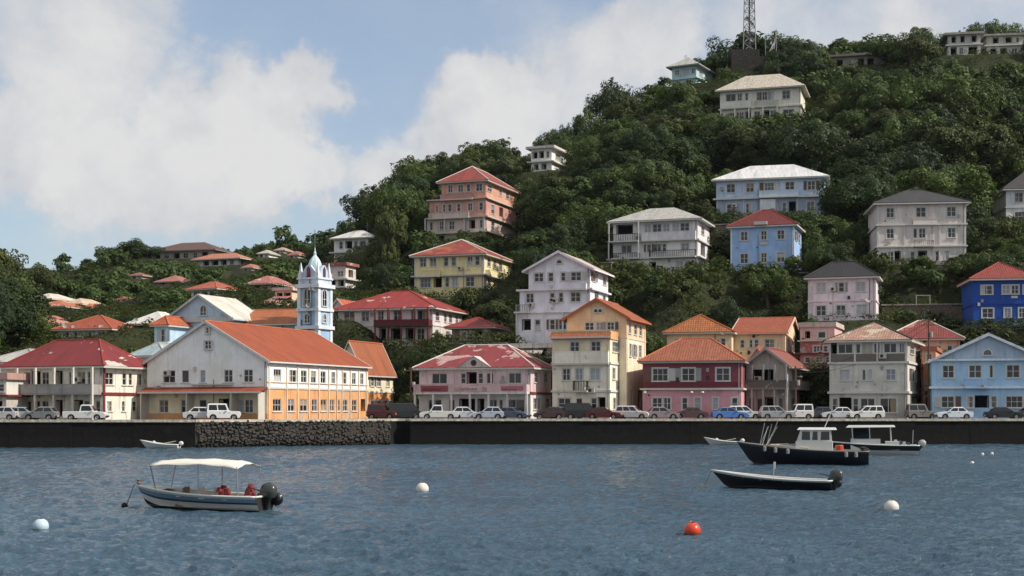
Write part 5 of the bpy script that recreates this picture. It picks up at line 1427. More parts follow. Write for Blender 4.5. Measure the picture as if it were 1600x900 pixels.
for a in [
    ('hatch', (176, 178, 176), 2, 145, 'L', 'pale grey hatchback at the left end of the quay', 0),
    ('sedan', (150, 160, 166), 36, 146, 'R', 'grey-blue sedan before the shaded villa front, second from the left edge', 4),
    ('hatch', (122, 124, 126), 64, 145, 'L', 'dark silver hatchback parked before the crimson-roofed villa', -3),
    ('pickup', (206, 208, 206), 134, 145, 'R', 'white pickup truck before the right corner of the crimson-roofed villa', 2),
    ('sedan', (206, 206, 204), 318, 146, 'R', 'white sedan before the warehouse door', 0),
    ('jeep', (222, 222, 220), 350, 145.2, 'R', 'white boxy jeep before the warehouse awning', 8),
    ('jeep', (92, 34, 32), 598, 159, 'R', 'dark red jeep beside the stone quay corner', -12),
    ('van', (38, 40, 42), 634, 159.5, 'R', 'black van in the gap left of the pink building', 4),
    ('pickup', (204, 204, 200), 686, 157.2, 'L', 'white pickup leftmost before the pink building', 2),
    ('hatch', (196, 200, 202), 730, 157.8, 'R', 'silver-white hatchback before the lettered balcony', 0),
    ('hatch', (170, 180, 192), 763, 157.0, 'L', 'pale blue-grey hatchback in the row before the pink building', -2),
    ('sedan', (84, 94, 112), 800, 157.4, 'R', 'slate blue sedan at the right end of the pink building', -20),
    ('hatch', (70, 44, 44), 858, 157.6, 'L', 'dark brown hatchback between the pink and peach houses', 0),
    ('hatch', (150, 130, 130), 880, 158.4, 'R', 'dusty rose hatchback before the left window of the peach house', 6),
    ('van', (34, 34, 36), 908, 158.0, 'R', 'black van before the door of the peach house', 0),
    ('sedan', (96, 24, 26), 944, 157.0, 'R', 'dark red sedan before the peach house', -14),
    ('wagon', (214, 210, 206), 989, 157.4, 'R', 'white station wagon between the peach and maroon houses', -18),
    ('hatch', (138, 124, 128), 1036, 157.2, 'R', 'mauve-grey hatchback before the left window of the pink ground floor', 3),
    ('sedan', (84, 56, 60), 1077, 157.6, 'L', 'low brown sedan before the middle of the pink ground floor', 0),
    ('wagon', (210, 212, 212), 1163, 158.9, 'R', 'white station wagon half hidden behind the blue sedan', 0),
    ('sedan', (74, 122, 190), 1140, 156.8, 'R', 'bright blue sedan before the maroon and pink house', 0),
    ('jeep', (206, 204, 202), 1246, 158.9, 'L', 'white boxy jeep half hidden by the silver station wagon', 6),
    ('wagon', (150, 152, 156), 1214, 156.8, 'R', 'silver-grey station wagon before the grey veranda house', 0),
    ('hatch', (60, 62, 66), 1277, 159.5, 'L', 'charcoal hatchback in the shade left of the beige house', 0),
    ('sedan', (200, 202, 204), 1310, 158.6, 'L', 'white sedan behind the white station wagon at the beige house', 0),
    ('wagon', (218, 218, 214), 1353, 156.8, 'L', 'white station wagon before the beige three-storey house', 0),
    ('jeep', (128, 124, 120), 1440, 159.6, 'R', 'grey boxy jeep in the alley right of the beige house', 0),
    ('sedan', (206, 214, 222), 1490, 156.8, 'L', 'white-blue sedan before the light blue house', 0),
    ('sedan', (28, 30, 34), 1568, 157.0, 'R', 'black sedan at the right end of the quay', 0),
    ('hatch', (64, 68, 74), 1604, 158.2, 'L', 'dark grey hatchback cut by the right edge of the picture', 0)]:
    car(*a)

# ------------------------------------------------------------------ boats
def hull(L, B, zs, zb, keel, rake=.5, n=26, rows=10, full=2.3, stern=.86):
    """point grid: station (stern to bow) x section (keel to sheer), for the port side; y positive"""
    g = []
    for i in range(n + 1):
        t = i / n
        b = B / 2 * (1 - max(0, (t - .42) / .58) ** full) * (stern + (1 - stern) * min(1, t / .35))
        sh = zs + (zb - zs) * t ** 2.4
        kz = keel + (sh - keel) * .0 + (max(0, t - .78) / .22) ** 2 * (.35 * (zb - keel))
        r_ = []
        for j in range(rows + 1):
            s_ = j / rows
            y = max(.012, b * (s_ ** (.42 + .35 * t)))
            r_.append(Vector((L * (t - .5) + rake * (s_ - .3) * t ** 5, y, kz + (sh - kz) * s_)))
        g.append(r_)
    return g


def boat(name, label, L, B, zs, zb, keel, px, yw, yaw, strips, gun, inner, cat='boat', full=2.3, rake=.5, trans=None, floor=.12, D=None):
    D = D or CAMZ * F / (yw - HOR)
    root = empty(name, Matrix.Translation((Xp(px, D), D, 0)) @ Matrix.Rotation(R(yaw), 4, 'Z'), label, cat)
    g = hull(L, B, zs, zb, keel, rake, full=full); R_ = len(g[0]) - 1; n_ = len(g)
    last = 0
    for nm, top, mat in strips:
        j1 = int(round(top * R_)); m = MB()
        for s_ in (1, -1):
            rows = [[(p.x, p.y * s_, p.z) for p in st[last:j1 + 1]] for st in g]
            m.grid(rows if s_ < 0 else [list(reversed(r_)) for r_ in rows])
        tr = [(p.x, p.y, p.z) for p in g[0][last:j1 + 1]]
        if trans is None: m.grid([tr, [(x, -y, z) for x, y, z in tr]])
        m.build(nm, mat, root, smooth=True); last = j1
    if trans is not None:
        tr = [(p.x - .01, p.y, p.z) for p in g[0]]
        MB().grid([tr, [(x, -y, z) for x, y, z in tr]]).build('transom', trans, root)
    # inside skin, deck boards, gunwale
    m = MB()
    for s_ in (1, -1):
        m.grid([[(p.x - (.06 if i == n_ - 1 else 0), max(0, p.y - .07) * s_, max(p.z, floor)) for p in st[3:]] for i, st in enumerate(g)])
    m.grid([[(st[4].x, max(0, st[6].y - .08) * q, floor) for q in (1, -1)] for st in g])
    tr = [(p.x + .07, max(0, p.y - .07), max(p.z, floor)) for p in g[0][3:]]
    m.grid([tr, [(x, -y, z) for x, y, z in tr]])
    m.build('interior', inner, root)
    m = MB()
    for s_ in (1, -1):
        path = [(st[-1].x, (st[-1].y - .02) * s_, st[-1].z + .01) for st in g]
        m.tube(path, .055, 6)
    m.tube([(g[0][-1].x, g[0][-1].y - .03, g[0][-1].z + .01), (g[0][-1].x, -g[0][-1].y + .03, g[0][-1].z + .01)], .055, 6)
    m.build('gunwale', gun, root, smooth=True)
    return root, g, D


def sheer(g, x):
    for a, b in zip(g, g[1:]):
        if a[-1].x <= x <= b[-1].x:
            k = (x - a[-1].x) / (b[-1].x - a[-1].x); return a[-1].lerp(b[-1], k)
    return g[-1][-1] if x > 0 else g[0][-1]


def bench(root, g, x, mat, dz=-.12, w=.28):
    p = sheer(g, x); y = p.y - .09
    MB().box(x - w / 2, x + w / 2, -y, y, p.z + dz - .04, p.z + dz).build('bench', mat, root)


ENG = plain('engine_black', (22, 23, 25), .3); ENG2 = plain('engine_grey', (58, 62, 60), .25); ALU = plain('aluminium', (170, 172, 172), .4, .6)


def outboard(root, x, z, tilt=0, sc_=1.0, y=0, cowlm=None):
    M = Matrix.Translation((x, y, z)) @ Matrix.Rotation(R(tilt), 4, 'Y') @ Matrix.Scale(sc_, 4)
    leg = MB()
    leg.hexa([(-.30, -.07, -.85), (-.08, -.07, -.85), (-.08, .07, -.85), (-.30, .07, -.85), (-.42, -.12, .1), (-.02, -.12, .1), (-.02, .12, .1), (-.42, .12, .1)])
    leg.box(-.44, .02, -.14, .14, -.62, -.58); leg.box(0, .16, -.16, .16, -.25, .12)
    eng = leg.build('outboard_motor', ENG, root, M)
    rows = []
    for k in range(9):
        f = k / 8; z_ = .08 + .62 * f; r_ = [1.0, 1.06, 1.1, 1.1, 1.06, 1.0, .86, .6, .0][k]
        rows.append([(-.24 - .02 * f + .34 * r_ * math.copysign(abs(math.cos(q)) ** .7, math.cos(q)), .23 * r_ * math.copysign(abs(math.sin(q)) ** .7, math.sin(q)), z_) for q in [2 * math.pi * j / 16 for j in range(16)]])
    MB().grid(rows, True).build('cowl', cowlm or ENG2, eng, smooth=True)
    MB().tube([(-.3, 0, -.78), (-.62, 0, -.78)], [.08, .05], 8).build('gearcase', ENG, eng)
    pr = MB()
    for q in range(3):
        a = R(q * 120); pr.poly([(-.56, .03 * math.cos(a), -.78 + .03 * math.sin(a)), (-.60, .2 * math.cos(a + .4), -.78 + .2 * math.sin(a + .4)), (-.54, .2 * math.cos(a - .3), -.78 + .2 * math.sin(a - .3))])
    pr.build('propeller', ALU, eng)
    MB().tube([(.05, 0, .2), (.65, .1, .26)], .028, 6).build('tiller', ENG, eng)
    return eng


HW = plain('hull_white', (206, 206, 200), .35); HB = plain('hull_blue', (110, 134, 156), .35); HBL = plain('hull_black', (20, 20, 23), .3); HN = plain('hull_navy', (18, 20, 30), .35)
ANTI = plain('antifouling', (30, 22, 22), .7); DECKW = plain('deck_white', (196, 190, 178), .7); WOODB = plain('boat_wood', (120, 92, 66), .7); ROPE = plain('rope', (120, 108, 92), .9); CANV = plain('canvas', (210, 206, 194), .9); REDB = plain('red_cloth', (112, 36, 38), .9)

# canopied launch, left
b, g, D = boat('motor_launch', 'white and blue open launch with beige canopy and outboard motor, left foreground', 6.3, 2.15, .62, .98, -.22, 318, 795, 160,
               [('bottom', .3, ANTI), ('hull', .62, HW), ('hull_stripe', .7, plain('stripe_dark', (58, 62, 72), .4)), ('upper_hull', .92, HB), ('rubbing_strake', 1.0, HW)], HW, DECKW, trans=plain('transom_dark', (46, 42, 40), .5))
for x in (-1.6, -.5, .7, 1.6): bench(b, g, x, DECKW if x < 1 else WOODB)
fd = MB(); pts = [sheer(g, x) for x in (1.9, 2.3, 2.7, 3.0)]
fd.grid([[(p.x, (p.y - .06), p.z - .02), (p.x, 0, p.z + .05), (p.x, -(p.y - .06), p.z - .02)] for p in pts]); fd.build('foredeck', DECKW, b)
cz = 2.02
rows = []
for i in range(15):
    x = -2.35 + 4.5 * i / 14; z_ = cz + .08 * math.sin(math.pi * min(1, max(0, (x + 2.35) / 4.5))) + (.012 * math.sin(i * 1.3))
    rows.append([(x, -1.05 + 2.1 * j / 10, z_ + .11 * math.sin(math.pi * j / 10) - (.10 * max(0, (2 - i) / 2)) - .10 * (abs(j - 5) / 5) ** 3 + .02 * math.sin(j * 2.1 + i)) for j in range(11)])
cn = MB().grid(rows).build('canopy', CANV, b, smooth=True); md = cn.modifiers.new('thick', 'SOLIDIFY'); md.thickness = .012
for x in (-2.3, -.35, 2.1):
    for s_ in (1, -1):
        p = sheer(g, x); z_ = cz + .08 * math.sin(math.pi * min(1, max(0, (x + 2.35) / 4.5))) - .09
        MB().tube([(x, s_ * (p.y - .07), p.z - .1), (x, s_ * 1.0, z_)], .028, 6).build('canopy_post', ALU, b)
MB().tube([(-2.35, -1.04, cz - .1), (-3.0, -1.0, cz - .06)], .03, 6).build('canopy_pole', ALU, b)
outboard(b, -3.05, .62, -12, 1.02, .12)
outboard(b, -3.02, .5, -55, .8, -.62, ENG)
for x, y_, mt in ((.9, .35, WOODB), (1.25, -.3, WOODB), (.2, .2, DECKW), (-.25, -.35, DECKW), (.55, -.5, DECKW)):
    m = MB().box(x - .22, x + .22, y_ - .2, y_ + .2, .13, .52).box(x - .22, x - .16, y_ - .2, y_ + .2, .52, .95)
    m.build('seat', mt, b)
for x, y_, hh in ((-1.3, .35, .95), (-1.0, -.1, .85), (-2.3, -.3, .9)):
    rg = random.Random(int(x * 10) + 50); m = MB()
    for k in range(7):
        q = Vector((x + rg.uniform(-.2, .2), y_ + rg.uniform(-.2, .2), .25 + hh * rg.random() * .8)); rr = rg.uniform(.1, .2)
        m.hexa([(q.x - rr, q.y - rr, q.z - rr), (q.x + rr, q.y - rr * .7, q.z - rr * .6), (q.x + rr * .8, q.y + rr, q.z - rr), (q.x - rr, q.y + rr * .6, q.z - rr * .7), (q.x - rr * .5, q.y - rr * .6, q.z + rr), (q.x + rr * .6, q.y - rr * .4, q.z + rr * 1.2), (q.x + rr * .4, q.y + rr * .5, q.z + rr), (q.x - rr * .6, q.y + rr * .6, q.z + rr * .8)])
    m.build('life_vest_pile', REDB, b)
bow = g[-1][-1]
MB().tube([(bow.x - .02, 0, bow.z), (bow.x + .15, 0, bow.z + .02), (bow.x + .62, .05, -.15)], .022, 5).build('mooring_rope', ROPE, b)
MB().lathe([(0, 0), (.07, .02), (.09, .1), (.07, .2), (.1, .26), (0, .32)], 10, (bow.x - .1, 0, bow.z)).build('bow_lamp', WOODB, b)
MB().lathe([(0, -.1), (.12, -.05), (.16, .05), (.1, .16), (0, .2)], 10, (bow.x + .62, .05, 0)).build('mooring_float', TYRE, b)

b.scale = (.87, .87, .87)

# long black open boat, right
b, g, D = boat('open_boat', 'long black open boat with white gunwale and outboard motor, right foreground', 6.3, 1.75, .52, .98, -.2, 1212, 764, 158,
               [('bottom', .3, ANTI), ('hull', .93, HBL), ('rubbing_strake', 1.0, HW)], HW, DECKW, full=2.0, rake=.7, trans=HBL)
for x in (-1.9, -.7, .6, 1.6, 2.2): bench(b, g, x, DECKW, -.1, .3)
MB().box(-.2, .3, -.35, .35, .13, .45).build('box', REDB, b)
outboard(b, -3.05, .55, -10, 1.0, .1); outboard(b, -3.0, .42, -58, .75, -.45, ENG)
bow = g[-1][-1]
MB().tube([(bow.x, 0, bow.z), (bow.x + .5, .05, -.12)], .02, 5).build('mooring_rope', ROPE, b)
MB().lathe([(0, -.1), (.12, -.05), (.2, .05), (.12, .14), (0, .18)], 10, (bow.x + .5, .05, 0)).build('mooring_float', plain('float_grey', (150, 146, 140), .8), b)
MB().tube([(.2, -.3, .4), (.15, -.35, 1.5)], .025, 5).build('stick', ALU, b); MB().hexa([(.1, -.36, 1.1), (.2, -.37, 1.05), (.2, -.34, 1.05), (.1, -.33, 1.1), (.08, -.38, 1.5), (.2, -.37, 1.48), (.2, -.33, 1.48), (.08, -.32, 1.5)]).build('rag', CANV, b)

b.scale = (.87, .87, .87)

# navy fishing boat with wheelhouse
b, g, D = boat('fishing_boat', 'dark navy fishing boat with white wheelhouse and jumble of gear at the bow', 9.0, 2.7, 1.0, 1.62, -.35, 1260, 726, 166,
               [('bottom', .28, ANTI), ('hull', .92, HN), ('rubbing_strake', 1.0, plain('strake_dark', (50, 50, 54), .5))], plain('gunwale_grey', (120, 118, 114), .6), DECKW, rake=.9, floor=.75, trans=HN)
x0, x1 = -2.1, .75; wy = .85
cab = MB(); z0 = .8; zc = 1.72; zr = 2.55
cab.box(x0 + .2, x1, -wy, wy, z0, zc)
cab.hexa([(x0 + .25, -wy + .06, zc), (x1 - .08, -wy + .06, zc), (x1 - .08, wy - .06, zc), (x0 + .25, wy - .06, zc), (x0 + .3, -wy + .12, zr), (x1 - .35, -wy + .12, zr), (x1 - .35, wy - .12, zr), (x0 + .3, wy - .12, zr)])
cab = cab.build('wheelhouse', HW, b)
MB().hexa([(x0 - .1, -wy - .05, zr), (x1 - .1, -wy - .05, zr), (x1 - .1, wy + .05, zr), (x0 - .1, wy + .05, zr), (x0, -wy + .1, zr + .16), (x1 - .25, -wy + .1, zr + .16), (x1 - .25, wy - .1, zr + .16), (x0, wy - .1, zr + .16)]).build('wheelhouse_roof', HW, cab)
for s_ in (1, -1):
    for xa, xb in ((-1.7, -1.05), (-.85, -.45), (-.3, .32)):
        m = MB(); m.poly([(xa, s_ * (wy - .05), zc + .1), (xb, s_ * (wy - .05), zc + .1), (xb - .05, s_ * (wy - .095), zr - .12), (xa + .02, s_ * (wy - .095), zr - .12)]); m.build('side_window', CGLASS, cab)
for ya, yb_ in ((-.7, -.05), (.05, .7)):
    m = MB(); m.poly([(x1 - .085, ya, zc + .1), (x1 - .085, yb_, zc + .1), (x1 - .31, yb_ * .95, zr - .12), (x1 - .31, ya * .95, zr - .12)]); m.build('windscreen', CGLASS, cab)
m = MB(); m.poly([(x0 + .235, -.72, zc - .2), (x0 + .235, .1, zc - .2), (x0 + .27, .1, zr - .12), (x0 + .27, -.72, zr - .12)]); m.build('rear_window', CGLASS, cab)
MB().lathe([(.28, 0), (.3, .1), (.3, .55), (.26, .6), (0, .6)], 14, (x0 - .3, .35, .85)).build('fuel_drum', plain('drum_orange', (176, 62, 40), .5), b)
MB().tube([(-1.3, 0, zr + .1), (-1.9, .05, zr + 1.5)], .03, 5).build('aerial', HW, b)
rg = random.Random(8)
for k in range(9):
    x = rg.uniform(1.4, 3.9); y_ = rg.uniform(-.5, .5) * (1 - (x - 1.4) / 3.2); l = rg.uniform(1.2, 2.6)
    MB().tube([(x, y_, 1.35 + .1 * rg.random()), (x - l * .8, y_ + rg.uniform(-.3, .3), 1.2 + .35 * rg.random())], .035, 5).build('pole', rg.choice([WOODB, ALU, DECKW]), b)
for k in range(7):
    x = 3.0 + rg.uniform(-.3, .5); l = rg.uniform(1.3, 1.9)
    MB().tube([(x, rg.uniform(-.3, .3), 1.4), (x - .5 + rg.uniform(-.35, .2), rg.uniform(-.3, .3), 1.4 + l)], .025, 5).build('spar', rg.choice([ALU, DECKW]), b)
MB().tube([(2.6, .3, 1.45), (-.2, .95, 1.25)], .06, 6).build('boom', DECKW, b)
for k, x in enumerate((-3.6, -2.9, 1.3, 2.2, 3.0)):
    p = sheer(g, x); MB().lathe([(0, -.22), (.13, -.15), (.13, .15), (0, .22)], 8, (x, p.y + .08, p.z - .22)).build('fender', plain('fender_grey', (128, 128, 124), .7), b)
m = MB()
for k in range(10): m.lathe([(.1, -.1), (.22, 0), (.1, .1)], 8, (-4.2 + rg.uniform(-.15, .2), rg.uniform(-.7, .7), 1.0 + rg.uniform(0, .25)))
m.build('tyre_fenders', TYRE, b)
MB().box(1.2, 2.4, -.5, .5, 1.1, 1.3).box(1.6, 2.2, -.3, .3, 1.3, 1.42).build('hatch', DECKW, b)

b.scale = (.93, .93, .95)

# pale work boat behind it
b, g, D = boat('work_boat', 'work boat with black-topped white hull and hardtop cabin behind the navy boat', 7.6, 2.3, .82, 1.15, -.25, 1362, 711, 166,
               [('bottom', .25, ANTI), ('hull', .62, HW), ('upper_hull', .95, HBL), ('rubbing_strake', 1.0, HW)], HW, DECKW, floor=.4, trans=HW)
z0 = .45
m = MB().box(-.7, 1.7, -.85, .85, z0, 1.35); m = m.build('console', HW, b)
MB().hexa([(-1.9, -1.0, 2.35), (2.1, -1.0, 2.3), (2.1, 1.0, 2.3), (-1.9, 1.0, 2.35), (-1.8, -.9, 2.5), (1.9, -.9, 2.48), (1.9, .9, 2.48), (-1.8, .9, 2.5)]).build('hardtop', HW, b)
for x in (-1.6, .1, 1.5):
    for s_ in (1, -1): MB().tube([(x, s_ * .82, z0 + .3), (x + .1, s_ * .9, 2.36)], .04, 6).build('hardtop_post', HW, b)
for s_ in (1, -1):
    m = MB(); m.poly([(.2, s_ * .84, 1.4), (1.45, s_ * .84, 1.4), (1.5, s_ * .87, 2.2), (.2, s_ * .87, 2.2)]); m.build('side_window', CGLASS, b)
m = MB(); m.poly([(1.72, -.8, 1.38), (1.72, .8, 1.38), (1.6, .8, 2.25), (1.6, -.8, 2.25)]); m.build('windscreen', CGLASS, b)
MB().box(-2.2, -1.1, -.9, .9, z0, 1.15).build('engine_box', HW, b)
outboard(b, -3.75, .85, -25, .85, 0, plain('engine_pale', (150, 150, 148), .4))
MB().tube([(-3.3, -.5, .8), (-3.35, -.5, 2.1)], .03, 5).build('flag_pole', ALU, b)
for k in range(4): MB().box(-3.1 + k * .35, -2.85 + k * .35, -.6 + .2 * k, -.3 + .2 * k, .8, 1.05 + .08 * k).build('crate', rg.choice([TYRE, DECKW, plain('crate_blue', (60, 84, 120), .7)]), b)

# two dinghies under the quay
for nm, lb, px, yw, yaw, L_ in (('dinghy', 'little white dinghy with outrigged gear below the left quay wall', 252, 138.2, 172, 3.6), ('dinghy', 'small grey-white dinghy with dark stern left of the navy boat', 1131, 150.5, 165, 3.5)):
    b, g, D = boat(nm, lb, L_, 1.25, .36, .8, -.12, px, 0, yaw, [('bottom', .3, HW), ('hull', 1.0, HW)], HW, DECKW, rake=.5, floor=.1, D=yw)
    for x in (-.7, .4): bench(b, g, x, DECKW, -.06, .25)
    outboard(b, -L_ / 2 + .02, .45, -40, .6, 0, HW)
    MB().tube([(.3, -.3, .4), (-1.2, -.75, .7)], .03, 5).build('oar', DECKW, b)
    MB().lathe([(0, 0), (.16, .03), (.18, .2), (.1, .34), (0, .36)], 8, (.75, 0, .4)).build('bundle', HW, b)

# ------------------------------------------------------------------ buoys
def buoy(px, yw, dia, mat, label, sink=.3, ring=True, group=None):
    D = CAMZ * F / (yw - HOR); r_ = dia / 2
    root = empty('mooring_buoy', Matrix.Translation((Xp(px, D), D, r_ * (1 - 2 * sink) - .0)), label, 'buoy', group)
    prof = [(r_ * math.sin(math.pi * k / 16), -r_ * math.cos(math.pi * k / 16)) for k in range(17)]
    prof = [(max(a, .001), c) for a, c in prof]
    MB().lathe(prof, 28).build('float', mat, root, smooth=True)
    if ring:
        pts = [(.06 * math.cos(q) * 1.2, 0, r_ + .05 + .06 * math.sin(q)) for q in [2 * math.pi * k / 12 for k in range(13)]]
        MB().tube(pts, .014, 5, False).build('ring', METAL, root)
        MB().lathe([(.07, r_ - .02), (.07, r_ + .01), (0, r_ + .012)], 10).build('cap', TYRE, root)
        MB().lathe([(r_ * 1.012, -.05), (r_ * 1.012, -.02)], 28, (0, 0, -r_ * .28)).build('weed_line', plain('weed', (54, 58, 44), .9), root)


BW = plain('buoy_white', (212, 204, 194), .5); BO = plain('buoy_orange', (204, 62, 30), .3); BB = plain('buoy_bluewhite', (176, 196, 206), .5)
buoy(660, 768, .60, BW, 'white ball buoy in the open water between the two near boats')
buoy(64, 827, .50, BB, 'pale blue-white ball buoy near the left edge of the water')
buoy(1082, 836, .51, BO, 'orange-red ball buoy, the only bright one, in the near water', .22)
buoy(1393, 797.5, .56, BW, 'white ball buoy right of and below the black open boat')
for px, yw, lb in ((1519, 725, 'tiny white float lowest of the three by the right edge'), (1535, 711, 'tiny white float in the middle of the three by the right edge'), (1550, 710, 'tiny white float rightmost of the three by the right edge')):
    buoy(px, yw, .28, BW, lb, .3, False, 'tiny floats by the right edge')

# ------------------------------------------------------------------ masts, walls, poles
D = 336; zb = Zp(104, D); x = Xp(1171, D)
root = empty('radio_mast', Matrix.Translation((x, D, zb)), 'tall lattice radio mast hung with antennas on the hilltop, running out of frame', 'mast')
steel = plain('mast_steel', (122, 124, 128), .5, .3); H0 = Zp(81, D) - zb; H1 = Zp(-70, D) - zb
blk = stone_mat('mast_block', (62, 59, 54), 1.0)
for k, (ww, z_) in enumerate(((3.4, H0), (2.4, H0 * .6))):
    MB().box(-ww + (k * 4.8 - 1.2), ww + (k * 3.9 - 1.4), -2.5 + k, 2.5 + k, -3, z_).build('base_block', blk, root)
r0, r1 = 1.75, 1.15
def leg_at(a, z): f = (z - H0) / (H1 - H0); r_ = r0 + (r1 - r0) * f; return Vector((r_ * math.cos(a) * .95, r_ * math.sin(a), z))
AN = [R(200), R(320), R(80)]
for a in AN: MB().tube([leg_at(a, H0 - .2), leg_at(a, H1)], .13, 6).build('leg', steel, root)
nst = 12
for k in range(nst):
    za, zc_ = H0 + (H1 - H0) * k / nst, H0 + (H1 - H0) * (k + 1) / nst
    m = MB()
    for i in range(3):
        p, q = AN[i], AN[(i + 1) % 3]
        m.tube([leg_at(p, za), leg_at(q, zc_)], .055, 4); m.tube([leg_at(q, za), leg_at(p, zc_)], .055, 4); m.tube([leg_at(p, za), leg_at(q, za)], .055, 4)
    m.build('bracing', steel, root)
MB().tube([(0, 0, H0), (0, 0, H1)], .22, 8).build('cable_ladder', plain('cable_dark', (70, 72, 76), .7), root)
rg = random.Random(3)
for k in range(17):
    z_ = H0 + 2.0 + rg.random() * (H1 - H0 - 2); a = rg.choice(AN) + rg.uniform(-.4, .4); p = leg_at(a, z_) * 1.0; p.x *= 1.25; p.y *= 1.25
    if rg.random() < .55: MB().box(-.14, .14, -.1, .1, -.8, .8).build('panel_antenna', plain('antenna_grey', (168, 168, 164), .6), root, Matrix.Translation(p))
    else: MB().lathe([(.0, -.15), (.3, -.1), (.5, .1), (.52, .16), (.5, .14), (0, -.1)], 12).build('dish_antenna', plain('antenna_grey', (168, 168, 164), .6), root, Matrix.Translation(p) @ Matrix.Rotation(R(90), 4, 'X'))
for k, (px, y0, y1, yb_, lb) in enumerate(((1213, 45, 74, 80, 'short white antenna frame right of the tall mast'), (1196, 58, 84, 92, 'thin dark whip aerial just right of the tall mast'), (1137, 84, 104, 108, 'stubby dark aerial left of the mast block'))):
    zz = Zp(yb_ + 12, D); rt = empty('aerial', Matrix.Translation((Xp(px, D), D, zz)), lb, 'aerial')
    hh = Zp(y0, D) - zz; MB().tube([(0, 0, -2), (0, 0, hh)], [.16, .05], 6).build('pole', steel, rt)
    if k == 0:
        for q in range(3): MB().tube([(-1.6 + q * .5, 0, hh * .25 + q * .3), (.0, 0, hh * (.72 + q * .08))], .09, 5).build('strut', WHITE, rt)
    for q in range(3): MB().box(-.35 + .08 * q, .35 - .08 * q, -.03, .03, hh * (.7 + .09 * q), hh * (.7 + .09 * q) + .06).build('crossbar', steel, rt)


def retaining(px0, px1, y0, y1, D, th, label, rgb=(116, 106, 92)):
    """a masonry terrace wall following the slope"""
    t = R(th); o = Vector((Xp(px1, D), D, Zp(y1, D))); k = (px0 - 800) / F; ux, uy = math.cos(t), math.sin(t)
    W_ = -(k * o.y - o.x) / (ux - k * uy); hh = Zp(y0, D) - o.z
    root = empty('retaining_wall', Matrix.Translation(o) @ Matrix.Rotation(t, 4, 'Z'), label, 'retaining wall')
    m = MB(); N = max(2, int(W_ / 2.2)); rg = random.Random(int(px0))
    for i in range(N):
        a, b_ = -W_ + W_ * i / N, -W_ + W_ * (i + 1) / N; dz = rg.uniform(-.15, .1)
        m.box(a + .005, b_ - .005, -.02 - rg.uniform(0, .06), .5, -1.6, hh + dz)
    m.build('masonry', stone_mat('terrace_%d' % rgb[0], rgb, 1.8), root)
    MB().box(-W_ - .1, .1, -.15, .6, hh + .1, hh + .28).build('coping', stone_mat('terrace_cap', (160, 152, 140), 1.5), root)


for a in ((1138, 1262, 428, 446, 209, -19, 'grey stone terrace wall under the cornflower blue house'), (1116, 1292, 341, 352, 235, -13, 'terrace wall under the broad powder blue house'),
          (1376, 1516, 431, 437, 208, -7, 'upper of the two terrace walls below the pale grey house'),
          (1378, 1516, 477, 485, 196, -10, 'lower of the two terrace walls, above the mottled red roof'), (1290, 1362, 322, 332, 238, -10, 'short wall right of the powder blue house'),
          (905, 955, 412, 428, 216, -19, 'pale garden wall left of the white balcony house'), (1512, 1570, 352, 366, 232, -8, 'low wall between the pale grey and far right white houses'),
          (1100, 1142, 352, 366, 226, -18, 'stub wall left of the cornflower blue house'), (640, 700, 468, 480, 224, -18, 'terrace wall under the left half of the yellow house'),
          (690, 790, 538, 548, 186, -17, 'dark stone wall under the red-roofed hut')):
    retaining(*a)


def pole(px, ytop, ybot, D, label, arms=1):
    z0, z1 = Zp(ybot, D), Zp(ytop, D)
    rt = empty('utility_pole', Matrix.Translation((Xp(px, D), D, z0)), label, 'pole')
    MB().tube([(0, 0, -1), (0, 0, z1 - z0)], [.15, .09], 7).build('post', plain('pole_wood', (88, 66, 54), .9), rt)
    for k in range(arms):
        zz = z1 - z0 - .35 - .5 * k; MB().box(-.8, .8, -.06, .06, zz, zz + .12).build('crossarm', plain('pole_wood', (88, 66, 54), .9), rt)
        for q in (-.7, 0, .7): MB().lathe([(.05, 0), (.06, .1), (0, .14)], 6, (q, 0, zz + .12)).build('insulator', OFFW, rt)
    MB().lathe([(.2, 0), (.22, .3), (.2, .6), (0, .62)], 10, (.3, 0, z1 - z0 - 2.2)).build('transformer', GREYT, rt)


pole(1451, 497, 655, 164, 'rust-brown utility pole in the alley left of the light blue house', 2)
pole(1243, 572, 655, 162.5, 'thin utility pole before the side of the grey veranda house')
pole(642, 575, 655, 163, 'utility pole beside the left corner of the pink building')
D = 198; rt = empty('pergola', Matrix.Translation((Xp(1443, D), D, Zp(498, D))), 'bare grey post-and-beam frame on the terrace below the pale grey house', 'pergola')
for x_, l in ((-1.0, 3.2), (.9, 3.2)): MB().box(x_ - .05, x_ + .05, -.05, .05, -1, l).build('post', GREYT, rt)
MB().box(-1.1, 1.0, -.06, .06, 3.2, 3.3).build('beam', GREYT, rt); MB().box(-1.0, .9, -.04, .04, 1.5, 1.58).build('rail', GREYT, rt); MB().tube([(.9, 0, 1.8), (2.4, 0, .0)], .05, 5).build('brace', GREYT, rt)

for (pa, ya, da), (pb, yb_, db), sag, lb in (((1243, 576, 162.5), (1451, 502, 164), 1.1, 'upper sagging power line between the two poles left of the light blue house'), ((1243, 582, 162.5), (1451, 509, 164), 1.5, 'lower sagging power line between the two poles left of the light blue house'),
                                         ((1451, 502, 164), (1700, 500, 166), 1.0, 'power line running right from the rust-brown pole out of frame')):
    A_, B_ = Vector((Xp(pa, da), da, Zp(ya, da))), Vector((Xp(pb, db), db, Zp(yb_, db)))
    pts = [A_.lerp(B_, k / 16) - Vector((0, 0, sag * 4 * (k / 16) * (1 - k / 16))) for k in range(17)]
    tag(MB().tube(pts, .022, 5).build('power_line', plain('cable', (30, 30, 32), .8)), lb, 'cable')


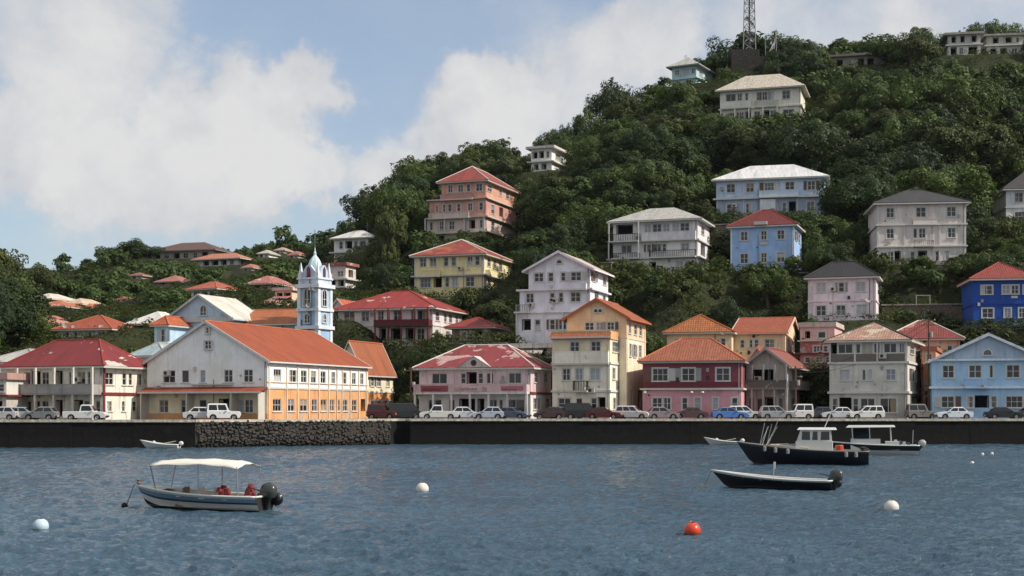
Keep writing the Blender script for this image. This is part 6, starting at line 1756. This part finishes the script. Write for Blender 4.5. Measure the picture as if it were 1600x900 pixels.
# ------------------------------------------------------------------ trees and shrubs
LEAF = leaf_mat('leaves', (.008, .019, .006), (.074, .120, .028))
LEAF2 = leaf_mat('leaves_olive', (.012, .022, .008), (.096, .122, .034))
LEAF3 = leaf_mat('leaves_dark', (.006, .015, .006), (.036, .066, .017))
LEAF4 = leaf_mat('leaves_bright', (.011, .025, .007), (.098, .148, .031))
BARK = plain('bark', (96, 84, 70), .95)


def leaf_arrays(rs, cen, rad, crown_c, nleaf, size, updown=.25):
    """diamond leaf sprays over clump shells; returns verts (n,4,3), tint (n,)"""
    wts_ = rad ** 2; wts_ = wts_ / wts_.sum()
    k = rs.choice(len(cen), nleaf, p=wts_)
    d = rs.randn(nleaf, 3); d /= np.linalg.norm(d, axis=1, keepdims=True)
    outd = cen[k] - crown_c; outd /= (np.linalg.norm(outd, axis=1, keepdims=True) + 1e-6)
    d = d + outd * .45 + np.array([0, 0, updown]); d /= np.linalg.norm(d, axis=1, keepdims=True)
    p = cen[k] + d * (rad[k] * (.62 + .46 * rs.rand(nleaf) ** .6))[:, None]
    oc = p - crown_c; oc /= (np.linalg.norm(oc, axis=1, keepdims=True) + 1e-6)
    nrm = d * .75 + oc * .35 + rs.randn(nleaf, 3) * .33 + np.array([0, 0, .15]); nrm /= np.linalg.norm(nrm, axis=1, keepdims=True)
    a = np.cross(nrm, rs.randn(nleaf, 3)); a /= np.linalg.norm(a, axis=1, keepdims=True); b = np.cross(nrm, a)
    s_ = size * (.55 + .9 * rs.rand(nleaf))[:, None]
    v = np.stack([p - a * s_, p - b * s_ * .55 + nrm * s_ * .12, p + a * s_, p + b * s_ * .55 + nrm * s_ * .12], 1)
    ct = rs.rand(len(cen))
    return v, np.clip(ct[k] * .6 + rs.rand(nleaf) * .4, 0, 1)


def leaf_mesh(name, v, tint, mat):
    nq = len(v); me = bpy.data.meshes.new(name)
    me.vertices.add(nq * 4); me.vertices.foreach_set('co', v.astype(np.float32).ravel())
    me.loops.add(nq * 4); me.loops.foreach_set('vertex_index', np.arange(nq * 4, dtype=np.int32))
    me.polygons.add(nq); me.polygons.foreach_set('loop_start', np.arange(0, nq * 4, 4, dtype=np.int32))
    me.update()
    at = me.attributes.new('tint', 'FLOAT', 'POINT'); at.data.foreach_set('value', np.repeat(tint, 4).astype(np.float32))
    me.materials.append(mat)
    return me


def tree_proto(seed, Rc, Hc, ht, ncl, nleaf, size, mat, flat=0.0):
    rs = np.random.RandomState(seed)
    cc = np.array([0, 0, ht - Hc * (.95 if not flat else .8)])
    low = -.45 if flat else -.8
    d = rs.randn(60, 3); d /= np.linalg.norm(d, axis=1, keepdims=True)
    nb = max(5, ncl // 5); d = d[d[:, 2] > low][:nb]
    lob = d * (.42 + .30 * rs.rand(len(d)))[:, None] * np.array([Rc, Rc, Hc]) + cc           # big boughs
    lr = Rc * (.26 + .20 * rs.rand(len(d)))
    cen, rad = [], []
    for c0, r0 in zip(lob, lr):                                                               # sprays over each bough
        q = rs.randn(22, 3); q /= np.linalg.norm(q, axis=1, keepdims=True); q = q[(q[:, 2] > -.5)][:12]
        cen.append(c0 + q * (r0 * (.6 + .55 * rs.rand(len(q))))[:, None]); rad.append(r0 * (.22 + .30 * rs.rand(len(q))))
        cen.append(c0[None]); rad.append(np.array([r0 * .75]))
    cen = np.concatenate(cen); rad = np.concatenate(rad)
    top_ = (cen[:, 2] + rad).max(); rmax = np.percentile(np.hypot(cen[:, 0], cen[:, 1]) + rad, 85)
    k_ = Rc / rmax; cen[:, :2] *= k_; rad *= .5 + .5 * k_; cen[:, 2] -= max(0, top_ - ht) * np.clip((cen[:, 2] - ht * .3) / (ht * .6), 0, 1)
    v, tint = leaf_arrays(rs, cen, rad, cc, nleaf, size)
    cr = leaf_mesh('crown', v, tint, mat)
    m = MB(); top = Vector((cc[0], cc[1], cc[2])); lean = Vector((rs.randn() * .25, rs.randn() * .25, 0))
    m.tube([(0, 0, -1.5), lean * .3 + Vector((0, 0, ht * .18)), lean + Vector((0, 0, cc[2] * .75)), top + Vector((0, 0, Hc * .2))], [Rc * .075, Rc * .06, Rc * .042, Rc * .015], 7)
    for q in cen[rs.choice(len(cen), min(9, len(cen)), False)]:
        s0 = Vector((0, 0, cc[2] * rs.uniform(.5, .85))) + lean * .6; e = Vector(q)
        m.tube([s0, s0.lerp(e, .5) + Vector((0, 0, .25)), e], [Rc * .03, Rc * .02, Rc * .008], 5, False)
    return m.mesh('trunk', BARK), cr, Rc, ht, (cen, rad, cc, mat)


PROTO = [tree_proto(11, 4.9, 3.8, 7.0, 46, 9500, .17, LEAF), tree_proto(12, 5.4, 4.1, 7.6, 54, 11000, .17, LEAF4), tree_proto(13, 4.3, 4.2, 7.6, 40, 8500, .165, LEAF2),
         tree_proto(14, 5.8, 3.8, 7.0, 52, 11000, .17, LEAF3), tree_proto(15, 4.6, 3.4, 6.2, 42, 8500, .165, LEAF2), tree_proto(16, 5.2, 4.6, 8.4, 48, 10500, .17, LEAF3),
         tree_proto(17, 6.4, 3.3, 8.8, 66, 13500, .17, LEAF3, 1.0)]
SHRUB = [tree_proto(21, 1.7, 1.25, 2.2, 16, 1600, .14, LEAF), tree_proto(22, 1.3, 1.4, 2.4, 14, 1400, .135, LEAF2), tree_proto(23, 2.2, 1.3, 2.2, 20, 2000, .14, LEAF2)]
RECTS = [b.px_rect() + (b,) for b in HOUSES]


class Spot: label, root = 'radio mast', 1


RECTS.append((1142, 1186, 60, 104, 336, 338, Spot))


def handle(b):
    s_ = b.label
    if not s_: return 'house'
    for w_ in (' with ', ' standing ', ' and ', ' behind ', ' tucked ', ' squeezed ', ' peeping ', ' on ', ' at ', ' in ', ' left ', ' among ', ' half ', ' cut ', ' between ', ' just ', ' right ', ' below '):
        i = s_.find(w_)
        if i > 8: s_ = s_[:i]
    return ' '.join(s_.split()[:6])


def free(x, y, margin):
    for b in HOUSES:
        dx, dy = x - b.O.x, y - b.O.y
        lx, ly = dx * b.ux + dy * b.uy, dx * b.vx + dy * b.vy
        if -b.W - margin < lx < margin and -margin - .8 < ly < b.L + margin * .6: return False
    return True


def seen(x, y, zt):
    e = (zt - CAMZ) / y; kk = x / y
    for j in range(1, 46):
        yy = 166 + (y - 5 - 166) * j / 45
        if (ground(kk * yy, yy) - CAMZ) / yy > e: return False
    return True


def hides(x, y, z, Rc, ht, keep=.16):
    px = 800 + F * x / y; r_ = F * Rc * .95 / y; ty = HOR - F * (z + ht * 1.0 - CAMZ) / y; by = HOR - F * (z + ht * .12 - CAMZ) / y
    for x0, x1, y0, y1, d0, d1, b in RECTS:
        if y > d1 + 1: continue
        yk = y1 - (y1 - y0) * (keep if y1 - y0 > 45 else .02)
        ox = min(px + r_, x1) - max(px - r_, x0); oy = min(by, yk) - max(ty, y0)
        if ox > r_ * .12 and oy > 0: return True
    return False


def near_label(x, y, z, kind):
    px = 800 + F * x / y; py = HOR - F * (z + 3 - CAMZ) / y
    best = None
    for x0, x1, y0, y1, d0, d1, b in RECTS:
        if not b.label: continue
        dx = max(x0 - px, px - x1, 0); dy = max(y0 - py, py - y1, 0); d = math.hypot(dx, dy) + abs(d0 - y) * .25
        if best is None or d < best[0]: best = (d, dx, dy, px - (x0 + x1) / 2, py - (y0 + y1) / 2, b)
    d, dx, dy, sx, sy_, b = best
    rel = ('above' if sy_ < 0 else 'below') if dy >= dx else ('left of' if sx < 0 else 'right of')
    far_ = 'well ' if d > 70 and rel in ('above', 'below') else 'just ' if rel in ('above', 'below') else ''
    hn = handle(b)
    return '%s %s%s the %s' % (kind, far_, rel, hn), '%s %s%s the %s' % (kind.split()[-1] + 's', far_, rel, hn)


def plant(pr, x, y, z, s_, rot, name, cat, label, group, sz=1.0):
    tm, cm = pr[0], pr[1]
    o = empty(name, Matrix.Translation((x, y, z)) @ Matrix.Rotation(rot, 4, 'Z') @ Matrix.Diagonal((s_, s_, s_ * sz, 1)), label, cat, group)
    link('trunk', tm, o); link('crown', cm, o)
    return o


TREES = []
rg = random.Random(77)
def add_tree(px, ytop, D, k, s_, label=None, sz=1.0):
    """a tree whose top shows at (px, ytop) from depth D"""
    x = Xp(px, D); z = ground(x, D)
    ht = Zp(ytop, D) - z; pr = PROTO[k]
    TREES.append([x, D, z, k, s_, max(.55, min(1.9, ht / (pr[3] * s_ * .97))), label, 99])


for a in ((16, 428, 204, 5, 1.15, 'big dark tree at the left edge above the grey sheet roof'), (38, 478, 204, 1, .7, 'lower dark tree beside the big one at the left edge'), (-14, 446, 200, 3, 1.0, 'dark tree cut by the left edge'),
          (963, 124, 332, 6, 1.05, 'dome-shaped dark tree standing out on the ridge skyline'), (614, 282, 268, 1, 1.05, 'tall dark tree on the skyline left of the salmon house'), (640, 292, 280, 0, 1.0, 'skyline tree touching the left side of the salmon house'),
          (600, 318, 262, 2, .9, 'lower dark tree at the left end of the ridge'), (786, 214, 308, 5, 1.25, 'broad dark skyline tree behind the roof of the salmon house'), (745, 232, 306, 1, 1.0, 'skyline tree left of the broad one behind the salmon house'), (705, 250, 302, 0, 1.0, 'skyline tree over the salmon roof, lowest of three'),
          (842, 214, 316, 2, .8, 'skyline tree right behind the narrow white terraced house'), (866, 204, 318, 0, .9, 'skyline tree second up the ridge from the narrow white house'), (892, 186, 324, 3, .8, 'skyline tree third up the ridge from the narrow white house'), (918, 168, 328, 1, .8, 'skyline tree just left of and below the dome-shaped one'), (815, 236, 312, 4, .8, 'skyline tree left of the narrow white terraced house'),
          (532, 353, 318, 4, .75, 'small tree peeping over the white two-level house'), (88, 438, 350, 4, 1.1, 'small tree on the skyline above the left slope huts'), (1425, 47, 330, 1, 1.35, 'bushy skyline tree left of the broken white house'), (1395, 62, 332, 5, 1.1, 'skyline tree right of the brown-grey ruin'),
          (1562, 40, 344, 3, .9, 'tree rising behind the overgrown skyline house'), (1505, 38, 342, 4, .8, 'tree rising behind the broken white skyline house'), (205, 376, 432, 3, 1.5, 'broad tree crowning the left hill beside the far villa'), (1255, 62, 340, 3, 1.0, 'skyline tree right of the antennas'), (1235, 66, 338, 0, 1.0, 'skyline tree close to the antennas')):
    add_tree(*a)
fixed_xy = [(t_[0], t_[1]) for t_ in TREES]
yy = 178.0
while yy < 500:
    step = 6.1 if yy < 345 else 8.0
    xx = -.46 * yy
    while xx < .46 * yy:
        x, y = xx + rg.uniform(-2.6, 2.6), yy + rg.uniform(-2.6, 2.6)
        xx += step
        px = 800 + F * x / y
        if px < -70 or px > 1670: continue
        k = rg.randrange(6); s_ = rg.choice((.75, .9, 1.05, 1.2, 1.35, 1.75)) * rg.uniform(.92, 1.08); sz = rg.uniform(.75, 1.05)
        dens_ = 1.0
        if y < 188: dens_ = .25
        elif y < 205: dens_ = .55
        if px < 600 and y < 250: dens_ *= .75
        if 1375 < px < 1520 and 190 < y < 212: dens_ = .25          # open terraces
        if px < 560 and y > 270:
            k = rg.choice((2, 4, 2, 4, 0))
        if rg.random() > dens_: continue
        if px < 560 and y > 290: s_ *= .62 if px > 170 else .42
        if 780 < px < 1070 and y > 296: s_ *= .66
        if px > 1180 and y > 318: s_ *= .68
        if 500 < px < 600 and 235 < y < 330: s_ *= .68
        z = ground(x, y)
        if z < 3.2: continue
        if any(math.hypot(x - a, y - b_) < 4.5 for a, b_ in fixed_xy): continue
        ok = False
        for q in (1.0, .75, .5):
            pr = PROTO[k]; R_, H_ = pr[2] * s_ * q, pr[3] * s_ * q * sz
            if free(x, y, R_ * .5) and not hides(x, y, z, R_, H_):
                ok = True; s_ *= q; break
        if not ok or not seen(x, y, z + H_ * .9): continue
        TREES.append([x, y, z, k, s_, sz, None, s_ * PROTO[k][2] / y])
    yy += step
TREES.sort(key=lambda t_: -t_[7])
print('trees', len(TREES))
rest = TREES[300:]
ORD = ['leftmost', 'second from left', 'third from left', 'fourth from left', 'fifth from left', 'sixth from left', 'seventh from left', 'eighth from left', 'ninth from left', 'tenth from left', 'eleventh from left', 'twelfth from left']


def ordinal_labels(items, kind):
    """items (x, y, z): one label each, told apart by order from the left within its spot"""
    spots = {}
    for i, (x, y, z) in enumerate(items): spots.setdefault(near_label(x, y, z, kind), []).append((x / y, i))
    res = [None] * len(items)
    for (l, gname), mem in spots.items():
        mem.sort(); rel = l[len(kind) + 1:]
        for q, (_, i) in enumerate(mem):
            o_ = ORD[q] if q < len(ORD) else ORD[q - len(ORD)].replace('left', 'right')
            if q >= len(ORD): o_ = ['rightmost', 'second from right', 'third from right', 'fourth from right', 'fifth from right', 'sixth from right', 'seventh from right', 'eighth from right', 'ninth from right', 'tenth from right', 'eleventh from right', 'twelfth from right'][min(11, len(mem) - 1 - q)]
            if len(mem) > 1 and q == len(mem) - 1 and q < len(ORD): o_ = 'rightmost'
            res[i] = (l if len(mem) == 1 else '%s %s of several %s' % (kind, o_, rel), gname)
    return res


OL = ordinal_labels([(t_[0], t_[1], t_[2]) for t_ in TREES[:300]], 'leafy tree')
for (x, y, z, k, s_, sz, lab, q), (l, gname) in zip(TREES[:300], OL):
    plant(PROTO[k], x, y, z - .1, s_, rg.uniform(0, 6.28), 'broadleaf_tree', 'tree', lab or l, 'trees picked out on the skyline and edges' if lab else gname, sz)
if rest:
    V, T = [], []
    for x, y, z, k, s_, sz, lab, q in rest:
        cen, rad, cc, mt = PROTO[k][4]; rs = np.random.RandomState(int(abs(x * 37 + y * 11)) % 99991)
        nl = int(min(2600, max(900, 2.1e5 * s_ / y)))
        v, tt = leaf_arrays(rs, cen, rad * 1.1, cc, nl, .19 * math.sqrt(9000 / nl) * .9)
        a = rg.uniform(0, 6.28); ca, sa_ = math.cos(a), math.sin(a)
        vx = (v[..., 0] * ca - v[..., 1] * sa_) * s_ + x; vy = (v[..., 0] * sa_ + v[..., 1] * ca) * s_ + y; vz = v[..., 2] * s_ * sz + z
        V.append(np.stack([vx, vy, vz], -1)); T.append(np.clip(tt * .75 + rs.rand() * .3 - .05, 0, 1))
    tag(link('woodland', leaf_mesh('woodland', np.concatenate(V), np.concatenate(T), LEAF)), 'far green woodland filling the slopes behind the nearer trees', 'woodland', kind='stuff')

# shrubs between the houses
ns = 0; tries = 0; shr = []; SH = []
while ns < 295 and tries < 6000:
    tries += 1
    y = 176 + 110 * rg.random() ** 1.3; px = rg.uniform(-20, 1620); x = Xp(px, y); z = ground(x, y)
    if z < 3.0 or not free(x, y, .9): continue
    if any(math.hypot(x - a, y - b_) < 2.2 for a, b_ in shr): continue
    k = rg.randrange(3); s_ = rg.uniform(.7, 1.5); pr = SHRUB[k]
    if hides(x, y, z, pr[2] * s_, pr[3] * s_, .25): continue
    if not seen(x, y, z + pr[3] * s_ * .9): continue
    shr.append((x, y)); SH.append((x, y, z, k, s_)); ns += 1
for (x, y, z, k, s_), (l, gname) in zip(SH, ordinal_labels([q[:3] for q in SH], 'low shrub')):
    plant(SHRUB[k], x, y, z - .1, s_, rg.uniform(0, 6.28), 'shrub', 'shrub', l, gname)
print('shrubs', ns)

# ground cover over the open slope
rs = np.random.RandomState(9); C_ = []
while len(C_) < 26000:
    y = 171 + 180 * rs.rand() ** 1.55; x = (rs.rand() - .5) * .96 * y
    if free(x, y, .25):
        z = ground(x, y)
        if z > 2.75: C_.append((x, y, z))
C_ = np.array(C_); rad = .35 + .95 * rs.rand(len(C_)) ** 1.8
v, tt = leaf_arrays(rs, C_ + np.array([0, 0, .15]), rad, C_.mean(0) * 0 + np.array([0, 100, -200.]), 340000, .18, .6)
B_ = []; tries = 0
while len(B_) < 4200 and tries < 40000:
    tries += 1
    if rs.rand() < .62: y = 174 + 120 * rs.rand() ** 1.2; x = (rs.rand() - .5) * .96 * y
    else: y = 240 + 250 * rs.rand(); x = Xp(rs.rand() * 640 - 20, y)
    if not free(x, y, .9): continue
    z = ground(x, y); r_ = .6 + 1.0 * rs.rand()
    if z < 2.85 or hides(x, y, z, r_, 1.9 * r_, .2): continue
    B_.append((x, y, z + .45 * r_, r_))
B_ = np.array(B_)
v2, t2 = leaf_arrays(rs, B_[:, :3], B_[:, 3], np.array([0, 100, -200.]), 230000, .19, .5)
v, tt = np.concatenate([v, v2]), np.concatenate([tt, t2]) * .6
tag(link('undergrowth', leaf_mesh('undergrowth', v, tt, LEAF2)), 'low tangled green undergrowth covering the hillside', 'undergrowth', kind='stuff')


# ------------------------------------------------------------------ sea air
hz = MB().box(-420, 480, -60, 760, -3.0, 145.0).build('haze', None)
m, t = new_mat('sea_air')
vol = t.n('ShaderNodeVolumePrincipled', i={'Color': (.80, .87, .95, 1), 'Density': .00003, 'Anisotropy': .2})
o = t.n('ShaderNodeOutputMaterial'); t.link(vol.outputs[0], o.inputs['Volume'])
hz.data.materials.append(m)
tag(hz, 'thin bluish sea haze over the harbour and hills', kind='stuff')
